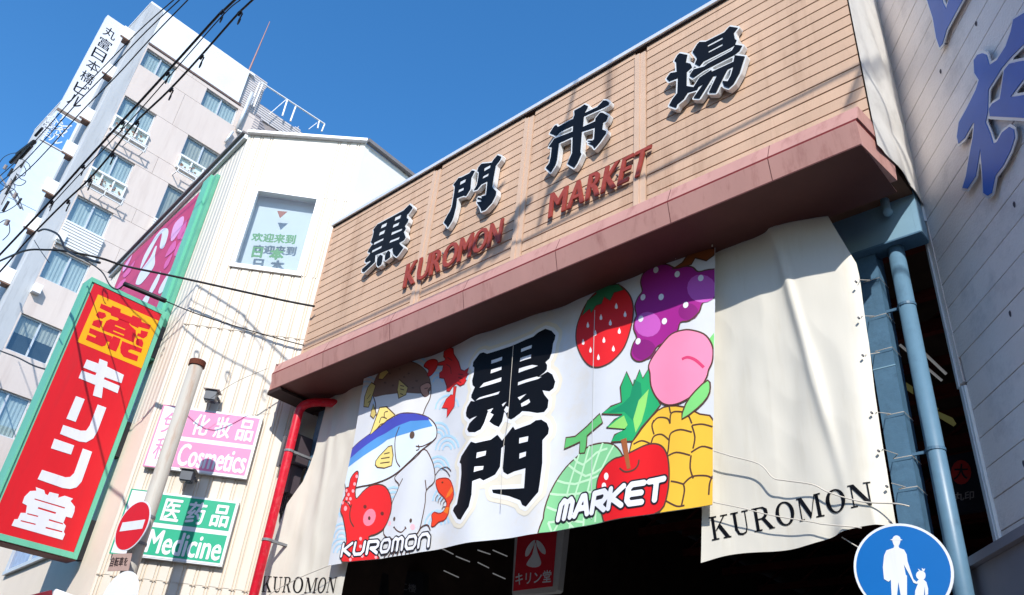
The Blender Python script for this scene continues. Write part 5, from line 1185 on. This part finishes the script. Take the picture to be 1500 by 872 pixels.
for k in range(6):
    MB().pbox(PS, s0-0.08, s1+0.04, zc-2.9, zc, -0.25, 0).build('blank_board', mat('board_pale', (206, 220, 236), 0.4, 0.03), bo); zc -= 2.93
tk = 0
for ch, cx, cy in zip('丸富日本橋ビル', (245, 205, 155, 98, 45, 12, -28), (170, 240, 335, 425, 520, 625, 700)):
    x, y = T7([(cx, cy)])[0]; s, t = PS.st(x, y); v, fc = glyphs(ch, 0.004); lo = v.min(0); hi = v.max(0); w_, h_ = 0.27, 0.29; s = (s0+s1)/2
    t = 29.2-tk*0.70; tk += 1; s = 4.57-5.42
    mm = MB(); mm.add([PS.pt(s-w_+2*w_*(p[0]-lo[0])/(hi[0]-lo[0]), t-h_+2*h_*(p[1]-lo[1])/(hi[1]-lo[1]), 0.004) for p in v], fc); mm.build('character', BLACKFACE, bo)
T8 = crop(0, 150, .1376)
for j, (ch, cx, cy) in enumerate((('レ',705,222),('ン',665,262),('タ',640,312),('ル',605,380),('倉',545,210),('庫',500,290))):
    x, y = T8([(cx, cy)])[0]; s, t = PS.st(x, y); v, fc = glyphs(ch, 0.0); lo = v.min(0); hi = v.max(0); w_, h_ = 0.24, 0.30 if j < 4 else 0.4
    mm = MB(); mm.add([PS.pt(s-w_+2*w_*(p[0]-lo[0])/(hi[0]-lo[0]), t-h_+2*h_*(p[1]-lo[1])/(hi[1]-lo[1]), 0.014) for p in v], fc); mm.build('character', SWHITE, bo)
# rooftop plant: ribbed penthouse, rails, mast
def ribbed(name, pts, m, d, step=0.14):
    zs = [p[1] for p in pts]; lp = pts
    flat_mesh(PTW, [lp], d-0.1, d).build(name, m, tw)
    mb = MB(); z = min(zs)+0.05
    while z < max(zs)-0.02:
        xs = []
        for i in range(len(lp)):
            a, b = lp[i], lp[(i+1) % len(lp)]
            if (a[1]-z)*(b[1]-z) < 0: xs.append(a[0]+(b[0]-a[0])*(z-a[1])/(b[1]-a[1]))
        xs.sort()
        for i in range(0, len(xs)-1, 2): mb.pbox(PTW, xs[i]+.01, xs[i+1]-.01, z, z+step*0.45, d, d+0.025)
        z += step
    mb.build('ribs', m, tw, kind='stuff')
T2 = crop(280, 90, .1376)
ribbed('ribbed_wall', pxl(PTW, T2([(655,95),(832,218),(825,262),(800,290),(752,440),(1135,692),(1163,680),(1200,760),(1120,820),(700,560),(580,480),(522,440)])), RIBGREY, -0.20)
ribbed('louvre', pxl(PTW, T2([(690,560),(740,590),(800,775),(610,775)])), RIBDARK, -0.02, 0.16)
rl = MB()
def bar3(a, b, r=0.05): rl.tube([PTW.at(*T2([a])[0], 0.05), PTW.at(*T2([b])[0], 0.05)], r, 6)
T4 = lambda x, y: ((300+x*.344-280)/.1376, (100+y*.344-90)/.1376)
bar3((740,230), T4(508,240), .045)
for a, b, r_ in (((350,135),(328,205),.045), ((385,165),(362,228),.045), ((485,225),(478,258),.04), ((508,240),(495,272),.04), ((345,135),(270,200),.022), ((475,235),(440,262),.022)): bar3(T4(*a), T4(*b), r_)
bar3((755,250),(660,490), .04); bar3((725,228),(630,470), .04)
rl.build('roof_rail', WHITEPNT, tw)
rl = MB(); rl.tube([PTW.at(*T2([(635,350)])[0], 0.12), PTW.at(*T2([(475,735)])[0], 0.12)], 0.09, 10); rl.tube([PTW.at(*T2([(475,745)])[0], 0.12), PTW.at(*T2([(600,810)])[0], 0.12)], 0.07, 8)
rl.tube([PTW.at(*T2([(430,760)])[0], 0.12), PTW.at(*T2([(400,800)])[0], 0.12), PTW.at(*T2([(350,872)])[0], 0.12)], 0.06, 8); rl.build('roof_pipe', ALU, tw, smooth=True)
MB().tube([PTW.at(370, 103, -0.5), PTW.at(403, 25, -0.5)], 0.05, 6, r2=0.02).build('antenna_mast', mat('mast', (150, 110, 104)), None, label='thin reddish mast rising from the tower roof', cat='mast')

# low red awning with white roller at the bottom edge
aw = empty('awning', PL.at(70, 872), 'dark red awning end with a white roller at the lower left edge', 'awning')
Paw = Plane((-14.6, 4.9, 0), (0, 1, 0))
MB().tube([Paw.at(78, 872), Paw.at(112, 884)], 0.10, 14).build('roller', WHITEPNT, aw, smooth=True)
flat_mesh(Paw, [pxl(Paw, [(48,872),(78,864),(80,905),(40,905)])], -0.5, -0.05).build('cloth', mat('awning_red', (120, 26, 40)), aw)

# ------------------------------------------------------------------ overhead cables
YW = 2.9
def cable(pts, r, label, Ys=None, ext=None, name='power_cable', grp=None):
    w = [ptat(p[0], p[1], YW if Ys is None else Ys[i]) for i, p in enumerate(pts)]
    if ext: w = ext+w
    return MB().tube(smooth_loop(w, 5, False), r, 6).build(name, BLACKRUB, None, smooth=True, label=label, cat='cable', group=grp)
cA = [(344,0),(321.6,20.6),(240.8,110),(175,182),(117,246),(69,300),(20,352),(-30,405)]
cB = [(370,0),(347,22),(290.7,86),(246,134),(196,182),(160,229),(126.6,266.6),(91,300),(40,352),(0,398),(-30,425)]
pa_, pb_ = ptat(344, 0, YW), ptat(370, 0, YW)
cable(cA, 0.023, 'thick black power cable crossing the tower, left of the pair', ext=[(16, YW, 14.6), (8, YW, 13.6), (0, YW, 13.1), (-5, YW, 12.8)])
cable(cB, 0.018, 'black messenger cable with ring hangers crossing the tower, right of the pair', ext=[(16, YW, 13.6), (8, YW, 12.7), (0, YW, 12.2), (-5, YW, 12.0)])
cable([(352,0),(325,24),(250,110),(190,178),(120,252),(72,304)], 0.010, 'fine lashing wire running along the thick power cable')
for off, lb in (((254.6,0),'leftmost of three thin wires over the tower sign'), ((263,0),'middle of three thin wires over the tower sign'), ((275.2,0),'rightmost of three thin wires over the tower sign')):
    dx = off[0]-254.6
    cable([off, (206+dx*1.0,43+dx*0.35),(150+dx*1.05,100+dx*.5),(100+dx,152+dx*.5),(55+dx*.9,203+dx*.6),(20+dx*.6,240+dx*.8),(-20,275+dx)], 0.014, lb)
e = empty('splice_closure', ptat(40, 215, YW), 'black sleeve joints on the thin wires beside the tower sign', 'cable joint')
for a, b, r in (((62,188),(52,199),.04), ((50,208),(26,226),.07), ((36,218),(16,238),.06), ((46,214),(30,232),.05)):
    MB().tube([ptat(*a, YW), ptat(*b, YW)], r, 8).build('sleeve', BLACKRUB, e)
rings = [(321,20),(290.7,86),(241,110),(246,134),(175,182),(196,182),(160,229),(117,246),(127,267),(95,298),(71,298),(347,22)]
LC, RC = 'left cable of the pair', 'right cable of the pair'
RL = [(LC,'topmost against the sky'),(RC,'second from the top'),(LC,'over the top window'),(RC,'below the top window'),(LC,'over the second-floor railing'),(RC,'crossing the second balcony rail'),(RC,'above the third window'),(LC,'on the grey corner pier'),(RC,'beside the third balcony'),(RC,'low beside the slatted balcony'),(LC,'lowest, on the grey pier'),(RC,'topmost against the sky')]
for i, (x, y) in enumerate(rings):
    c = ptat(x+2, y+4, YW-0.03); m = MB()
    m.tube([(c[0]+0.09*math.cos(a), c[1]+0.05*math.sin(a*0.5), c[2]+0.09*math.sin(a)) for a in np.linspace(0.3, 5.6, 14)], 0.012, 5)
    m.tube([(c[0]-0.04, c[1], c[2]+0.08), (c[0]+0.04, c[1], c[2]+0.12)], 0.022, 6)
    m.build('ring_hanger', BLACKRUB, None, label='black ring hanger on the %s, %s' % RL[i], cat='hanger', group='ring hangers on the power cables')
cable([(-20,392),(9.6,378),(38.5,367),(66,366),(96,368),(146,378),(184,390),(260,406),(400,437),(461,449)], 0.022, 'long black service cable crossing the magenta sign to the market sign', Ys=[YW,YW,YW,3.1,3.3,3.8,4.3,5.0,6.3,6.9], name='service_cable')
cable([(120,378),(148,397),(161,418),(172,424),(182,417)], 0.012, 'thin looped wire ending at the black joint above the red sign', Ys=[3.5,3.7,3.8,3.9,3.9], name='service_cable')
cable([(182,416),(242.5,441)], 0.045, 'thick black cable joint above the red pharmacy sign', Ys=[3.9,4.5], name='cable_joint')
cable([(242,441),(300,464),(400,494),(445,506)], 0.010, 'thin wire from the black joint across the cream wall', Ys=[4.5,5.0,6.3,6.9], name='service_cable')
cable([(-20,505),(0,514),(26,524),(50,536),(74,543),(92,547)], 0.022, 'short black cable passing behind the red sign at the left edge', Ys=[5.6]*6, name='service_cable')
cable([(56,339),(66,336),(82.5,342),(90,352),(95,364),(108,373),(121,378),(146,385)], 0.02, 'looped black cable hanging from the pair beside the slatted balcony', Ys=[YW]*8, name='service_cable')
cable([(50,352),(60,368),(72,385)], 0.008, 'fine drop wire below the looped cable', Ys=[YW]*3, name='service_cable')
cable([(300,590),(345,560),(392,540)], 0.004, 'fine wire beside the floodlight on the cream wall', Ys=[5.9,6.2,6.5], name='service_cable')
cg = empty('insulator_cluster', ptat(10, 300, YW), 'tangle of insulators, clamps and looping leads at the far left edge', 'insulators')
rn = random.Random(11)
for (x, y, r, l) in ((22,240,.06,.3),(12,258,.06,.25),(8,285,.05,.25),(30,246,.04,.2),(18,268,.05,.2),(4,310,.06,.3),(26,300,.04,.18)):
    a = np.array(ptat(x, y, YW)); MB().tube([a, a+np.array([0.3*l, 0, l])], r*0.6, 8).build('insulator', BLACKRUB, cg)
for (x, y) in ((14,272),(6,248),(20,290),(8,330)):
    a = np.array(ptat(x, y, YW)); MB().tube([a, a+np.array([0.05, 0, 0.14])], 0.05, 10).build('insulator', mat('insulator_grey', (150, 140, 136)), cg)
for p in ([(35,243),(38,250),(35,258),(24,256),(22,262)], [(24,254),(30,262),(38,266),(30,272),(20,270)], [(22,285),(28,290),(24,300),(8,310),(0,312)], [(-5,245),(4,232),(14,226),(24,224)], [(16,262),(22,275),(10,285),(2,300)], [(0,268),(10,275),(22,279),(34,308)], [(-5,330),(10,322),(14,340),(4,352)], [(30,232),(42,240),(44,248)]):
    MB().tube(smooth_loop([ptat(*q_, YW) for q_ in p], 4, False), 0.011, 5).build('lead', BLACKRUB, cg)
MB().tube([ptat(-5, 250, YW+.1), ptat(30, 305, YW+.1)], 0.03, 6).build('crossarm', WIREGR, cg)
# cables out of frame above the viewer that throw the shadows seen on the sign
def shadow_wire(p1, k1, p2, k2, r, label):
    a = np.array(PF.at(*p1))+np.array([1, -1, 1])*k1; b = np.array(PF.at(*p2))+np.array([1, -1, 1])*k2
    d = (b-a); MB().tube([a-d*0.8, b+d*0.1], r, 6).build('drop_cable', BLACKRUB, None, label=label, cat='cable', group='cables overhead throwing shadows on the market sign')
for p1, k1, p2, k2, r, lb in (((1240,-10),6.5,(1185,165),5.0,.03,'thicker drop cable overhead beyond the right top edge of the photo'), ((1248,-10),6.6,(1192,165),5.1,.016,'thin drop cable beside the thicker one overhead, out of the photo'), ((846,100),6.5,(845,240),5.4,.022,'drop cable high above the middle of the street, out of the photo'), ((800,150),6.2,(755,330),5.3,.025,'slanting drop cable leading down to the black splice closures overhead')):
    shadow_wire(p1, k1, p2, k2, r, lb)
c = np.array(PF.at(700, 365))+np.array([1, -1, 1])*5.6
cl = empty('cable_closure', c, 'black cable splice closures hanging overhead in front of the market sign, out of the photo', 'cable joint')
for (x, y, l, r) in ((705,352,.5,.10), (690,385,.35,.12), (665,405,.4,.07), (775,235,.35,.05), (765,300,.35,.07), (640,408,.5,.05), (668,330,.6,.05)):
    a = np.array(PF.at(x, y))+np.array([1, -1, 1])*5.6; MB().tube([a, a+np.array([l*0.75, 0, l*0.65])], r, 10).build('sleeve', BLACKRUB, cl)
